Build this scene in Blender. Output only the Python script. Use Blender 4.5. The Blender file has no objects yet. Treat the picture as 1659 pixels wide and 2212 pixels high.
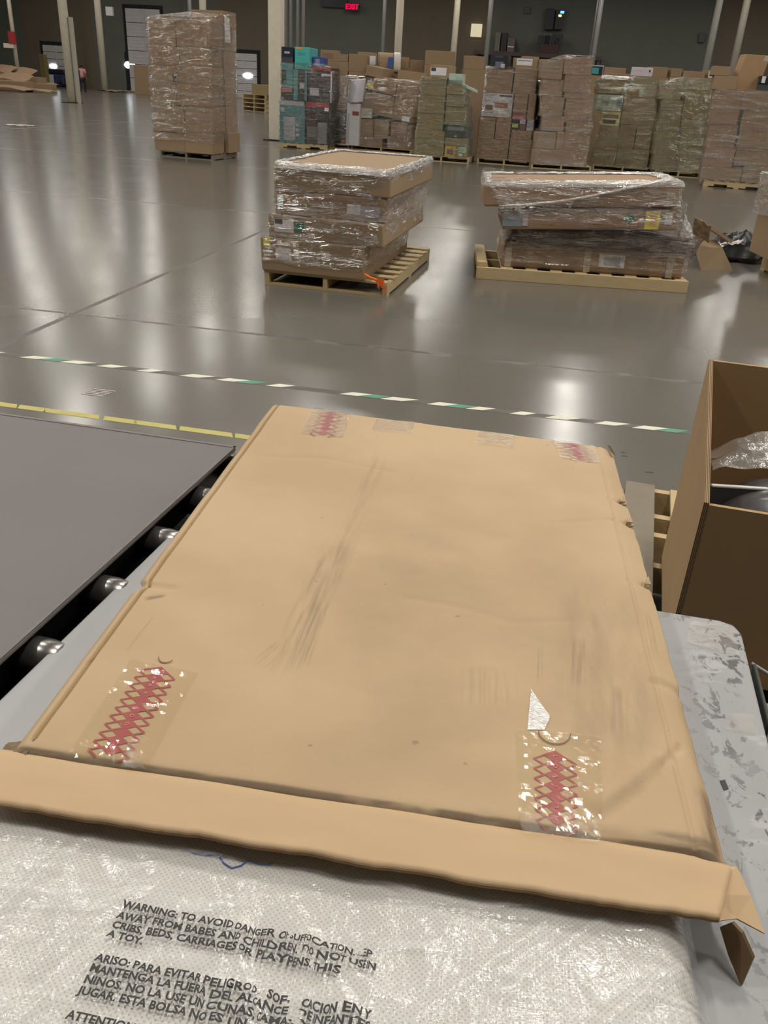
import bpy, bmesh, math, random
from mathutils import Vector, Matrix, noise

random.seed(11)
S = bpy.context.scene
COL = S.collection

# ------------------------------------------------------------------ camera, world, lamps, exposure
CAM_H, FOCAL, PITCH, ROLL = 1.65, 1800.0, math.radians(27.19), math.radians(3.4336)
W_PX, H_PX = 1659.0, 2212.0
_sp, _cp, _sr, _cr = math.sin(PITCH), math.cos(PITCH), math.sin(ROLL), math.cos(ROLL)
EYE = Vector((0, 0, CAM_H))
cam_fwd = Vector((0, _cp, -_sp)); cam_dn0 = Vector((0, -_sp, -_cp)); cam_x0 = Vector((1, 0, 0))
cam_right = cam_x0 * _cr - cam_dn0 * _sr
cam_up = -(cam_x0 * _sr + cam_dn0 * _cr)
cd = bpy.data.cameras.new('camera'); co = bpy.data.objects.new('camera', cd); COL.objects.link(co)
mw = Matrix.Identity(4)
for i in range(3):
    mw[i][0] = cam_right[i]; mw[i][1] = cam_up[i]; mw[i][2] = -cam_fwd[i]; mw[i][3] = EYE[i]
co.matrix_world = mw
cd.sensor_fit = 'HORIZONTAL'; cd.sensor_width = 36.0; cd.lens = FOCAL / W_PX * 36.0
cd.clip_start = 0.05; cd.clip_end = 400
S.camera = co
S.view_settings.view_transform = 'Standard'; S.view_settings.look = 'None'
S.view_settings.gamma = 1.0; S.view_settings.use_curve_mapping = False
S.view_settings.exposure = 0.08
wd = bpy.data.worlds.new('world'); S.world = wd; wd.use_nodes = True
wd.node_tree.nodes['Background'].inputs[0].default_value = (0.9, 0.92, 1.0, 1)
wd.node_tree.nodes['Background'].inputs[1].default_value = 0.04

GRID = math.radians(10.0)                       # the building's axes against the camera's
E1 = Vector((math.cos(GRID), -math.sin(GRID), 0)); E2 = Vector((math.sin(GRID), math.cos(GRID), 0))
LAMP_Z, LAMP_W, NEAR_FILL_W = 9.0, 105.0, 235.0
lamp_data = bpy.data.lights.new('high_bay_lamp', 'AREA')
lamp_data.shape = 'RECTANGLE'; lamp_data.size = 0.55; lamp_data.size_y = 1.3
lamp_data.energy = LAMP_W; lamp_data.color = (1.0, 0.955, 0.87)
near_fill_data = lamp_data.copy(); near_fill_data.energy = NEAR_FILL_W
for k in range(-5, 4):
    for j in range(-2, 10):
        q = 1.3 + 8.0 * k; p = 12.5 + 5.6 * j
        lo = bpy.data.objects.new('high_bay_lamp', near_fill_data if j < 0 else lamp_data); COL.objects.link(lo)  # near rows are added, stronger lamps that brighten the foreground
        lo.location = E1 * q + E2 * p + Vector((0, 0, LAMP_Z))
        lo.rotation_euler = (0, 0, -GRID)

# ------------------------------------------------------------------ pixel-to-place helpers (layout only)
def ray(u, v):
    x = (u - W_PX / 2) / FOCAL; y = (v - H_PX / 2) / FOCAL
    return cam_right * x - cam_up * y + cam_fwd
def at(u, v, z=0.0):
    d = ray(u, v); t = (z - CAM_H) / d.z
    return EYE + d * t
def on_plane(u, v, L, n):
    d = ray(u, v); t = (L - EYE).dot(n) / d.dot(n)
    return EYE + d * t

# ------------------------------------------------------------------ object helpers
def tag(o, label=None, cat=None, group=None, kind=None):
    if label: o['label'] = label
    if cat: o['category'] = cat
    if group: o['group'] = group
    if kind: o['kind'] = kind
    return o
def root(name, loc, label, cat, group=None):
    o = bpy.data.objects.new(name, None); COL.objects.link(o); o.location = loc
    o.empty_display_size = 0.1
    return tag(o, label, cat, group)
def world_loc(o):
    p = Vector((0, 0, 0))
    while o is not None:
        p += o.location; o = o.parent
    return p

class MB:
    def __init__(s): s.v = []; s.f = []; s.m = []
    def face(s, pts, mi=0):
        n = len(s.v); s.v += [Vector(p) for p in pts]; s.f.append(list(range(n, n + len(pts)))); s.m.append(mi)
    def hexa(s, p, mi=0):                      # 4 bottom (ccw) then 4 top
        n = len(s.v); s.v += [Vector(q) for q in p]
        for f in ((3, 2, 1, 0), (4, 5, 6, 7), (0, 1, 5, 4), (1, 2, 6, 5), (2, 3, 7, 6), (3, 0, 4, 7)):
            s.f.append([n + i for i in f]); s.m.append(mi)
        return s
    def box(s, o, a, b, c, mi=0):              # corner + three edge vectors
        o, a, b, c = Vector(o), Vector(a), Vector(b), Vector(c)
        if a.cross(b).dot(c) < 0: a, o = -a, o + a
        return s.hexa([o, o + a, o + a + b, o + b, o + c, o + a + c, o + a + b + c, o + b + c], mi)
    def abox(s, x0, y0, z0, x1, y1, z1, mi=0):
        return s.box((x0, y0, z0), (x1 - x0, 0, 0), (0, y1 - y0, 0), (0, 0, z1 - z0), mi)
    def tube(s, pts, r, seg=12, mi=0, caps=True, radii=None):
        pts = [Vector(p) for p in pts]; rings = []
        for i, p in enumerate(pts):
            d = (pts[min(i + 1, len(pts) - 1)] - pts[max(i - 1, 0)]).normalized()
            a = d.cross(Vector((0, 0, 1)) if abs(d.z) < .9 else Vector((1, 0, 0))).normalized(); b = d.cross(a)
            rr = radii[i] if radii else r
            n = len(s.v); s.v += [p + (a * math.cos(t) + b * math.sin(t)) * rr for t in [2 * math.pi * k / seg for k in range(seg)]]
            rings.append(n)
        for i in range(len(rings) - 1):
            for k in range(seg):
                k2 = (k + 1) % seg
                s.f.append([rings[i] + k, rings[i] + k2, rings[i + 1] + k2, rings[i + 1] + k]); s.m.append(mi)
        if caps:
            s.f.append([rings[0] + k for k in reversed(range(seg))]); s.m.append(mi)
            s.f.append([rings[-1] + k for k in range(seg)]); s.m.append(mi)
        return s
    def grid(s, fn, nu, nv, mi=0, closed_u=False):
        n = len(s.v); cu = nu if closed_u else nu + 1
        for j in range(nv + 1):
            for i in range(cu): s.v.append(Vector(fn(i / nu, j / nv)))
        for j in range(nv):
            for i in range(nu):
                i2 = (i + 1) % cu
                s.f.append([n + j * cu + i, n + j * cu + i2, n + (j + 1) * cu + i2, n + (j + 1) * cu + i]); s.m.append(mi)
        return s
    def build(s, name, mats, parent=None, loc=None, smooth=False, bevel=0.0, solid=0.0, weld=False):
        if not isinstance(mats, (list, tuple)): mats = [mats]
        if parent is not None: base = world_loc(parent)
        elif loc is not None: base = Vector(loc)
        else:
            xs = [v.x for v in s.v]; ys = [v.y for v in s.v]; zs = [v.z for v in s.v]
            base = Vector(((min(xs) + max(xs)) / 2, (min(ys) + max(ys)) / 2, min(zs)))
        me = bpy.data.meshes.new(name)
        me.from_pydata([tuple(v - base) for v in s.v], [], s.f)
        for m in mats: me.materials.append(m)
        me.polygons.foreach_set('material_index', s.m)
        if smooth: me.polygons.foreach_set('use_smooth', [True] * len(me.polygons))
        if bevel or weld:
            bm = bmesh.new(); bm.from_mesh(me)
            if weld: bmesh.ops.remove_doubles(bm, verts=bm.verts, dist=1e-5)
            if bevel:
                es = [e for e in bm.edges if len(e.link_faces) == 2 and e.calc_face_angle(0) > .6]
                bmesh.ops.bevel(bm, geom=es, offset=bevel, segments=2, profile=.5, affect='EDGES', clamp_overlap=True)
            bm.to_mesh(me); bm.free()
        me.update()
        o = bpy.data.objects.new(name, me); COL.objects.link(o)
        if parent is not None: o.parent = parent
        else: o.location = base
        if solid:
            md = o.modifiers.new('thickness', 'SOLIDIFY'); md.thickness = solid; md.offset = -1
        return o

def n3(x, y, z=0.0, sc=1.0): return noise.noise(Vector((x * sc, y * sc, z * sc)))

# ------------------------------------------------------------------ materials
class NT:
    def __init__(s, name):
        s.mat = bpy.data.materials.new(name); s.mat.use_nodes = True
        s.t = s.mat.node_tree; s.t.nodes.clear(); s.out = s.t.nodes.new('ShaderNodeOutputMaterial')
    def n(s, typ, ins=None, **kw):
        nd = s.t.nodes.new(typ)
        for k, v in kw.items(): setattr(nd, k, v)
        for k, v in (ins or {}).items(): s.put(nd.inputs[k], v)
        return nd
    def put(s, sock, v):
        if hasattr(v, 'is_output') or isinstance(v, bpy.types.NodeSocket): s.t.links.new(v, sock)
        elif hasattr(v, 'outputs'): s.t.links.new(v.outputs[0], sock)
        else:
            if isinstance(v, tuple) and len(v) == 3 and sock.type == 'RGBA': v = v + (1,)
            sock.default_value = v
    def m(s, op, a, b=None, c=None, clamp=False):
        nd = s.n('ShaderNodeMath', operation=op, use_clamp=clamp)
        for i, x in enumerate((a, b, c)):
            if x is not None: s.put(nd.inputs[i], x)
        return nd.outputs[0]
    def mix(s, f, a, b, blend='MIX'):
        nd = s.n('ShaderNodeMix', data_type='RGBA', blend_type=blend)
        s.put(nd.inputs[0], f); s.put(nd.inputs[6], a); s.put(nd.inputs[7], b)
        return nd.outputs[2]
    def step(s, x, lo, hi, a=0.0, b=1.0):
        nd = s.n('ShaderNodeMapRange', {0: x, 1: lo, 2: hi, 3: a, 4: b}); nd.interpolation_type = 'SMOOTHSTEP'; return nd.outputs[0]
    def obj(s): return s.n('ShaderNodeTexCoord').outputs['Object']
    def pos(s): return s.n('ShaderNodeNewGeometry').outputs['Position']
    def mapped(s, vec, scale=(1, 1, 1), rot=(0, 0, 0), loc=(0, 0, 0)):
        return s.n('ShaderNodeMapping', {0: vec, 1: loc, 2: rot, 3: scale}).outputs[0]
    def noise(s, vec, scale, detail=3, rough=.55, dist=0.0):
        return s.n('ShaderNodeTexNoise', {'Vector': vec, 'Scale': scale, 'Detail': detail, 'Roughness': rough, 'Distortion': dist}).outputs[0]
    def rand(s): return s.n('ShaderNodeObjectInfo').outputs['Random']
    def bump(s, h, strength=.3, dist=.01): return s.n('ShaderNodeBump', {'Height': h, 'Strength': strength, 'Distance': dist}).outputs[0]
    def fres(s, normal=None, f0=.045, power=4.0):
        lw = s.n('ShaderNodeLayerWeight', {'Blend': .5})
        if normal is not None: s.put(lw.inputs['Normal'], normal)
        return s.m('ADD', f0, s.m('MULTIPLY', 1 - f0, s.m('POWER', lw.outputs['Facing'], power)))
    def done(s, sh):
        s.put(s.out.inputs[0], sh); return s.mat
    def bsdf(s, col, rough=.6, metal=0.0, normal=None, spec=.5, **kw):
        b = s.n('ShaderNodeBsdfPrincipled', {'Base Color': col, 'Roughness': rough, 'Metallic': metal, 'Specular IOR Level': spec})
        if normal is not None: s.put(b.inputs['Normal'], normal)
        for k, v in kw.items(): s.put(b.inputs[k], v)
        return b.outputs[0]

def plain(name, col, rough=.55, metal=0.0, var=.12, sc=6.0, spec=.5):
    t = NT(name); n = t.noise(t.obj(), sc, 4)
    c = t.mix(n, tuple(x * (1 - var) for x in col), tuple(min(1, x * (1 + var)) for x in col))
    return t.done(t.bsdf(c, rough, metal, spec=spec))
def emit(name, col, strength):
    t = NT(name); return t.done(t.n('ShaderNodeEmission', {0: col, 1: strength}).outputs[0])

def kraft(name, cols, rough=.75):
    t = NT(name); r = t.rand()
    ramp = t.n('ShaderNodeValToRGB', {0: r}); e = ramp.color_ramp.elements
    e[0].position = 0; e[0].color = cols[0] + (1,); e[1].position = 1; e[1].color = cols[-1] + (1,)
    for i, c in enumerate(cols[1:-1]):
        x = e.new((i + 1) / (len(cols) - 1)); x.color = c + (1,)
    big = t.noise(t.obj(), 2.2, 3); fine = t.noise(t.mapped(t.obj(), (40, 40, 160)), 1.0, 2)
    c = t.mix(t.m('MULTIPLY', big, .55), ramp.outputs[0], (.30, .20, .12))
    c = t.mix(t.m('MULTIPLY', fine, .2), c, (.42, .30, .19))
    return t.done(t.bsdf(c, rough, normal=t.bump(fine, .15, .004), spec=.3))
KRAFT = kraft('brown_cardboard', [(.335, .225, .135), (.355, .23, .15), (.315, .225, .13), (.345, .255, .16)])
KRAFT_GREEN = kraft('olive_cardboard', [(.35, .265, .155), (.335, .265, .16), (.36, .27, .165)])
KRAFT_IN = plain('raw_cardboard', (.42, .28, .15), .85, var=.15, spec=.2)
KRAFT_EDGE = plain('cardboard_cut_edge', (.30, .19, .10), .9, var=.3, sc=60, spec=.2)

def wood(name, a, b, rough=.7):
    t = NT(name); o = t.obj()
    w1 = t.noise(t.mapped(o, (3, 3, 14)), 3.0, 4, .6, .6); w2 = t.noise(o, 9, 3)
    c = t.mix(w1, a, b); c = t.mix(t.m('MULTIPLY', w2, .35), c, tuple(x * .6 for x in a))
    c = t.mix(t.m('MULTIPLY', t.rand(), .35), c, tuple(x * .72 for x in b))
    return t.done(t.bsdf(c, rough, normal=t.bump(w1, .2, .004), spec=.3))
PINE = wood('pale_pine', (.50, .36, .19), (.66, .52, .30))
OLDWOOD = wood('weathered_wood', (.20, .165, .12), (.31, .27, .21))

def wrapmat(name, tint, haze=.03, hz=(.85, .82, .78), gloss=.16, size=1.0, bk=1.0, fk=1.7, rg=.17, glint_milk=.22):
    t = NT(name); o = t.mapped(t.pos(), (1 / size,) * 3)
    n1 = t.noise(t.mapped(o, (2.4, 2.4, 11)), 2.2, 4, .6, .8)
    n2 = t.noise(t.mapped(o, (1.6, 1.6, 20), rot=(0, .25, 0)), 1.7, 3, .55, .4)
    n4 = t.noise(t.mapped(o, (3.0, 3.0, 15), rot=(.1, .12, 0)), 2.6, 3, .6, 1.0)
    crs = t.step(t.m('ABSOLUTE', t.m('SUBTRACT', n4, .5)), 0.0, .045, 1, 0)
    h = t.m('ADD', t.m('ADD', t.m('MULTIPLY', n1, 1.0), t.m('MULTIPLY', n2, .7)), t.m('MULTIPLY', crs, .45))
    nrm = t.bump(h, 1.0, .045 * size * bk)
    st = t.step(n2, .52, .70)
    gl = t.n('ShaderNodeBsdfGlossy', {0: (.95, .95, .95), 'Roughness': rg, 'Normal': nrm})
    tr = t.n('ShaderNodeBsdfTransparent', {0: tint})
    df = t.n('ShaderNodeBsdfDiffuse', {0: hz})
    a = t.n('ShaderNodeMixShader', {0: t.m('ADD', t.m('ADD', haze, t.m('MULTIPLY', st, haze * 2.5)), t.m('MULTIPLY', t.m('MULTIPLY', crs, t.step(n2, .50, .60)), glint_milk)), 1: tr.outputs[0], 2: df.outputs[0]})  # whitened creases: film haze, and glints painted in as diffuse white
    f = t.m('ADD', t.m('MULTIPLY', t.fres(nrm), fk), t.m('MULTIPLY', st, gloss), clamp=True)
    b = t.n('ShaderNodeMixShader', {0: f, 1: a.outputs[0], 2: gl.outputs[0]})
    return t.done(b.outputs[0])
WRAP = wrapmat('clear_stretch_film', (.97, .95, .93), .02, size=1.5, bk=.75, fk=1.3, glint_milk=.14)
WRAP_FAR = wrapmat('wide_stretch_film', (.97, .95, .93), .02, size=1.9, bk=.8, fk=1.0, rg=.13, glint_milk=.5)
WRAP_GREEN = wrapmat('greenish_stretch_film', (.92, .95, .86), .025, (.70, .80, .68), size=1.9, bk=.8, fk=1.0, rg=.13, glint_milk=.5)
WRAP_PALE = wrapmat('milky_stretch_film', (.95, .92, .90), .06, (.80, .74, .68), .20, size=1.9, bk=.8, fk=1.0, rg=.13, glint_milk=.5)
WRAP_RIM = wrapmat('bunched_stretch_film', (.95, .94, .93), .42, (.95, .92, .89), .35)
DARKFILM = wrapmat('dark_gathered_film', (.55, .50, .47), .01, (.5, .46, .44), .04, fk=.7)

def floor_mat():
    t = NT('polished_concrete'); p = t.pos()
    x = t.n('ShaderNodeVectorMath', {0: p, 1: tuple(E1)}, operation='DOT_PRODUCT').outputs['Value']
    y = t.n('ShaderNodeVectorMath', {0: p, 1: tuple(E2)}, operation='DOT_PRODUCT').outputs['Value']
    big = t.noise(p, .35, 4); mid = t.noise(t.mapped(p, (1, 2, 1)), 1.2, 3, .5, .3); fine = t.noise(p, 14, 4, .65)
    c = t.mix(big, (.128, .118, .102), (.165, .153, .134))
    c = t.mix(t.m('MULTIPLY', mid, .22), c, (.105, .096, .083))
    c = t.mix(t.m('MULTIPLY', t.step(fine, .4, .95), .05), c, (.27, .25, .22))
    yj = at(755, 744).dot(E2); xj = at(330, 603).dot(E1)
    dy = t.m('ABSOLUTE', t.m('SUBTRACT', t.m('FRACT', t.m('ADD', t.m('DIVIDE', t.m('SUBTRACT', y, yj), 5.75), 100.5)), .5))
    dx = t.m('ABSOLUTE', t.m('SUBTRACT', t.m('FRACT', t.m('ADD', t.m('DIVIDE', t.m('SUBTRACT', x, xj), 11.5), 100.5)), .5))
    jy = t.step(t.m('MULTIPLY', dy, 5.75), .010, .022, 1, 0)
    jx = t.step(t.m('MULTIPLY', dx, 11.5), .018, .03, 1, 0)
    jj = t.m('MAXIMUM', jy, jx)
    c = t.mix(t.m('MULTIPLY', jj, .75), c, (.06, .052, .045))
    edge = t.step(t.m('MULTIPLY', dy, 5.75), .02, .06, 1, 0)
    chip = t.m('MULTIPLY', edge, t.step(t.noise(p, 5, 4), .52, .62))
    c = t.mix(t.m('MULTIPLY', chip, .30), c, (.30, .28, .25))
    rough = t.m('ADD', t.m('ADD', .15, t.m('MULTIPLY', mid, .09)), t.m('MULTIPLY', jj, .25))
    return t.done(t.bsdf(c, rough, spec=.75))
FLOOR = floor_mat()

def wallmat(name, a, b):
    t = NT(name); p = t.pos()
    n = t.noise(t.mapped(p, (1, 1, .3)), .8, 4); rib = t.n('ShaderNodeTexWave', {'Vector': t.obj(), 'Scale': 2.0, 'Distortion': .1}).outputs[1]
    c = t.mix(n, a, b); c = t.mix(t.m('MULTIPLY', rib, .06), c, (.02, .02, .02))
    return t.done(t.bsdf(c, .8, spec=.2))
WALL_BROWN = wallmat('brown_light_tint_wall', (.155, .127, .095), (.18, .147, .11))
WALL_GREEN = wallmat('green_grey_wall', (.135, .145, .125), (.16, .17, .145))
CEIL = plain('ceiling_white', (.45, .45, .43), .9)
COLPAINT = plain('cream_column_paint', (.78, .71, .57), .5)
GALV = plain('galvanised_conduit', (.36, .36, .35), .4, .3)
WHITE = plain('white_card', (.72, .70, .70), .6)
LABEL = plain('label_paper', (.78, .78, .80), .5, var=.05)
INK = plain('black_ink', (.03, .03, .03), .5)
BLACK = plain('black_print', (.020, .020, .024), .35)
CHAR = plain('dark_grey_print', (.06, .065, .075), .4)
NAVY = plain('navy_print', (.015, .020, .045), .35)
TEAL = plain('teal_print', (.06, .36, .37), .4, var=.2)
TEALD = plain('faded_teal_print', (.10, .27, .30), .45, var=.25)
AQUA = plain('aqua_print', (.08, .50, .48), .4)
RED = plain('red_print', (.42, .04, .04), .45)
PINK = plain('pink_print', (.55, .22, .22), .5)
YELLOW = plain('yellow_label', (.80, .72, .05), .5)
ORANGE = plain('orange_label', (.75, .43, .08), .5)
GREENL = plain('green_label', (.02, .20, .10), .5)
MINT = plain('mint_card', (.50, .62, .54), .5)
BLUE = plain('blue_print', (.04, .10, .35), .45)
GREYP = plain('pale_grey_print', (.50, .50, .54), .5)
BROWN = plain('food_brown_print', (.28, .15, .09), .55)
STEEL_D = plain('dark_steel', (.02, .02, .021), .4, .6)
DKGREY = plain('dark_grey_metal', (.055, .062, .058), .5)

# ------------------------------------------------------------------ the hall: floor, walls, ceiling, dock doors
def gp(q, p, z=0.0): return E1 * q + E2 * p + Vector((0, 0, z))
Q0, Q1, P0, P1, CEIL_Z = -62.0, 48.0, -14.0, 0.0, 11.5
W0 = at(228, 193); P1 = W0.dot(E2)
b = MB(); b.face([gp(Q0, P0), gp(Q1, P0), gp(Q1, P1), gp(Q0, P1)])
tag(b.build('floor', FLOOR, loc=(0, 0, 0)), kind='structure')
b = MB(); b.box(gp(Q0, P0, CEIL_Z), E1 * (Q1 - Q0), E2 * (P1 - P0), (0, 0, .3))
tag(b.build('ceiling', CEIL), kind='structure')
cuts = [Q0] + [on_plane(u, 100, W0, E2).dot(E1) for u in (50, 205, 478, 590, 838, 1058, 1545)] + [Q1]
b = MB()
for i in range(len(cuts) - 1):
    b.box(gp(cuts[i], P1, 0), E1 * (cuts[i + 1] - cuts[i]), E2 * .3, (0, 0, CEIL_Z), 1 if i % 2 else 0)  # brown and green bands put differing lamp tints into the wall colour
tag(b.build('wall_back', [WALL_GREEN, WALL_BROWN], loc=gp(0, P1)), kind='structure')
b = MB(); b.box(gp(Q0 - .3, P0), E1 * .3, E2 * (P1 - P0), (0, 0, CEIL_Z)); tag(b.build('wall_left', WALL_GREEN), kind='structure')
b = MB(); b.box(gp(Q1, P0), E1 * .3, E2 * (P1 - P0), (0, 0, CEIL_Z)); tag(b.build('wall_right', WALL_GREEN), kind='structure')
b = MB(); b.box(gp(Q0, P0 - .3), E1 * (Q1 - Q0), E2 * .3, (0, 0, CEIL_Z)); tag(b.build('wall_front', WALL_GREEN), kind='structure')

def wall_rect(u0, v0, u1, v1):
    um, vm = (u0 + u1) / 2, (v0 + v1) / 2
    return (on_plane(u0, vm, W0, E2).dot(E1), on_plane(u1, vm, W0, E2).dot(E1),
            on_plane(um, v1, W0, E2).z, on_plane(um, v0, W0, E2).z)
DOORPAINT = plain('dock_door_paint', (.58, .56, .57), .55)
DARKVOID = plain('black_frame_and_void', (.012, .016, .013), .8)
GLOW = emit('daylit_pane', (.92, .96, 1.0), 6.0)
def dock_door(n, rect, secs, panes, to_floor=True, seal=True):
    q0, q1, z0, z1 = wall_rect(*rect)
    if to_floor: z0 = 0.0
    r = root('door_%d' % n, gp((q0 + q1) / 2, P1, 0), None, None); r['kind'] = 'structure'
    m = MB(); h = (z1 - z0) / secs
    for i in range(secs):
        m.box(gp(q0, P1 - .12, z0 + i * h + .02), E1 * (q1 - q0), E2 * .08, (0, 0, h - .04))
        for k in range(1, 4):
            m.box(gp(q0 + .05, P1 - .135, z0 + i * h + .02 + k * h / 4), E1 * (q1 - q0 - .1), E2 * .02, (0, 0, .03))
    m.box(gp(q0 + .52 * (q1 - q0), P1 - .16, z0), E1 * .07, E2 * .04, (0, 0, z1 - z0))
    m.build('door_panel', DOORPAINT, r)
    if seal:
        m = MB(); m.box(gp(q0 - .25, P1 - .06, z1), E1 * (q1 - q0 + .5), E2 * .05, (0, 0, .25))
        m.box(gp(q0 - .25, P1 - .06, 0), E1 * .22, E2 * .05, (0, 0, z1)); m.box(gp(q1 + .03, P1 - .06, 0), E1 * .22, E2 * .05, (0, 0, z1))
        m.build('door_frame', DARKVOID, r)
    for pr in panes:
        a0, a1, c0, c1 = wall_rect(*pr)
        m = MB(); cx, cz, rx, rz = (a0 + a1) / 2, (c0 + c1) / 2, (a1 - a0) / 2, (c1 - c0) / 2
        m.face([gp(cx + rx * math.cos(t), P1 - .17, cz + rz * math.sin(t)) for t in [2 * math.pi * k / 20 for k in range(20)]][::-1])
        m.build('window_pane', GLOW, r, solid=.01)
    return r
dock_door(1, (98, 98, 150, 180), 6, [(109, 138, 126, 148)])
dock_door(2, (275, 19, 348, 114), 6, [])
dock_door(3, (500, 115, 556, 200), 6, [(526, 158, 547, 169), (497, 155, 511, 167)])
q0, q1, z0, z1 = wall_rect(272, 114, 348, 185)
b = MB(); b.box(gp(q0, P1 - .05, 0), E1 * (q1 - q0), E2 * .04, (0, 0, z1)); tag(b.build('doorway_dark', DARKVOID), kind='structure')  # dark slab paints the unlit opening below the raised door
a0, a1, c0, c1 = wall_rect(269, 134, 293, 147)
m = MB(); m.face([gp((a0 + a1) / 2 + (a1 - a0) / 2 * math.cos(t), P1 - .07, (c0 + c1) / 2 + (c1 - c0) / 2 * math.sin(t) * (1 + .3 * math.cos(3 * t))) for t in [2 * math.pi * k / 20 for k in range(20)]][::-1])
tag(m.build('window_1', GLOW, solid=.01), kind='structure')

def wall_box(name, rect, mat, depth, label, cat, group=None, kids=()):
    q0, q1, z0, z1 = wall_rect(*rect)
    m = MB(); m.box(gp(q0, P1 - depth, z0), E1 * (q1 - q0), E2 * (depth - .005), (0, 0, z1 - z0))
    o = tag(m.build(name, mat, bevel=.02), label, cat, group)
    for nm, rc, mt in kids:
        a0, a1, c0, c1 = wall_rect(*rc)
        m = MB(); m.box(gp(a0, P1 - depth - .04, c0), E1 * (a1 - a0), E2 * .039, (0, 0, c1 - c0)); m.build(nm, mt, o)
    return o
REDGLOW = emit('red_sign_letters', (1.0, .0, .03), 3.0)
LITBOX = emit('lit_panel', (1.0, .88, .58), .62)
# exit sign with its letters
q0, q1, z0, z1 = wall_rect(749, 8, 780, 24)
m = MB(); m.box(gp(q0, P1 - .6, z0), E1 * (q1 - q0), E2 * .2, (0, 0, z1 - z0))
ex = tag(m.build('exit_sign', BLACK), 'small glowing red exit sign high on the back wall', 'sign')
m = MB()
def stroke(ax, az, bx, bz, wd_=.085):
    d = Vector((bx - ax, bz - az)).normalized() * wd_ / 2; nx, nz = -d.y, d.x
    pts = [(ax - d.x + nx, az - d.y + nz), (bx + d.x + nx, bz + d.y + nz), (bx + d.x - nx, bz + d.y - nz), (ax - d.x - nx, az - d.y - nz)]
    L = z1 - z0; w = q1 - q0
    m.face([gp(q0 + p[0] * w, P1 - .61, z0 + p[1] * L) for p in pts])
for s in ((.12, .2, .12, .8), (.12, .8, .3, .8), (.12, .5, .27, .5), (.12, .2, .3, .2), (.37, .2, .55, .8), (.37, .8, .55, .2),
          (.65, .2, .65, .8), (.73, .8, .93, .8), (.83, .2, .83, .8)): stroke(*s)
m.build('exit_letters', REDGLOW, ex, solid=.01)
m = MB(); m.tube([gp((q0 + q1) / 2, P1 - .4, z1), gp((q0 + q1) / 2, P1 - .02, z1 + .02)], .03, 8); m.build('mounting_arm', BLACK, ex)
wall_box('wall_louver', (697, -30, 752, 17), BLACK, .25, 'dark louvred opening beside the red exit sign', 'vent')
wall_box('wall_light', (1018, 52, 1041, 80), LITBOX, .3, 'small lit yellowish box light on the brown wall', 'light')
wall_box('equipment_cabinet', (1178, 20, 1197, 65), BLACK, .4, 'black wall cabinet left of the blue and yellow pilot lights', 'cabinet')
wall_box('control_cabinet', (1200, 22, 1217, 65), BLACK, .4, 'black control cabinet with tiny blue and yellow pilot lights', 'cabinet', None,
         [('blue_pilot_light', (1211, 25, 1219, 30), emit('blue_led', (.05, .25, 1), 5)), ('yellow_pilot_light', (1207, 33, 1213, 37), emit('yellow_led', (1, .8, .2), 4))])
wall_box('wall_sign', (1133, 16, 1146, 30), CHAR, .1, 'small grey notice high on the wall left of the black cabinets', 'sign')
# mezzanine shelf along the wall with the few things on it
q0, q1, z0, z1 = wall_rect(1030, 114, 1300, 121)
mz = on_plane(1165, 118, W0, E2).z
r = root('mezzanine_platform', gp((q0 + q1) / 2, P1 - 1.2, 0), 'long dark platform standing against the back wall above the stacks', 'platform')
m = MB(); m.box(gp(q0, P1 - 2.4, mz - .25), E1 * (q1 - q0), E2 * 2.38, (0, 0, .25)); m.build('deck', plain('dark_brown_steel', (.06, .04, .03), .6), r)
for qq in (q0 + .1, (q0 + q1) / 2, q1 - .3):
    m = MB(); m.box(gp(qq, P1 - 2.3, 0), E1 * .2, E2 * .2, (0, 0, mz - .25)); m.build('post', DKGREY, r)
def mezz_box(name, rect, mat, label, cat, dp=.8, kids=()):
    q0, q1, z0, z1 = wall_rect(*rect)
    m = MB(); m.box(gp(q0, P1 - 1.2, mz + .002), E1 * (q1 - q0), E2 * dp, (0, 0, z1 - mz))
    o = tag(m.build(name, mat, bevel=.03), label, cat)
    for nm, rc, mt in kids:
        a0, a1, c0, c1 = wall_rect(*rc); m = MB(); m.box(gp(a0, P1 - 1.24, c0), E1 * (a1 - a0), E2 * .039, (0, 0, c1 - c0)); m.build(nm, mt, o)
mezz_box('grey_locker', (1072, 72, 1083, 115), plain('grey_locker', (.17, .16, .14), .6), 'narrow pale grey locker on the dark wall platform', 'locker')
mezz_box('gas_cylinder', (1085, 73, 1097, 115), BLACK, 'black upright tank between the grey and pinkish lockers', 'tank')
mezz_box('pink_cabinet', (1098, 84, 1114, 114), plain('dull_pink', (.13, .10, .09), .6), 'dull pinkish cabinet with a pale strip on the platform', 'cabinet', .8, [('paper_strip', (1099, 102, 1112, 104), LABEL)])
mezz_box('red_tool_chest', (1167, 97, 1207, 117), plain('maroon', (.05, .018, .016), .5), 'dark maroon chest with black clutter on top', 'chest', .9, [])
q0, q1, z0, z1 = wall_rect(1160, 88, 1215, 97)
m = MB()
for k in range(7):
    x = q0 + (q1 - q0) * (k + random.random() * .6) / 7.5; h = .25 + .5 * random.random()
    m.box(gp(x, P1 - 1.1, on_plane(1187, 97, W0, E2).z), E1 * .35, E2 * .4, (0, 0, h))
tag(m.build('clutter', BLACK), 'black odds and ends lying on the maroon chest', 'clutter')['kind'] = 'stuff'
tag(wall_box('wall_panel', (1508, 72, 1522, 92), CHAR, .2, 'small grey panel box on the brown wall at right', 'panel'))

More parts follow.
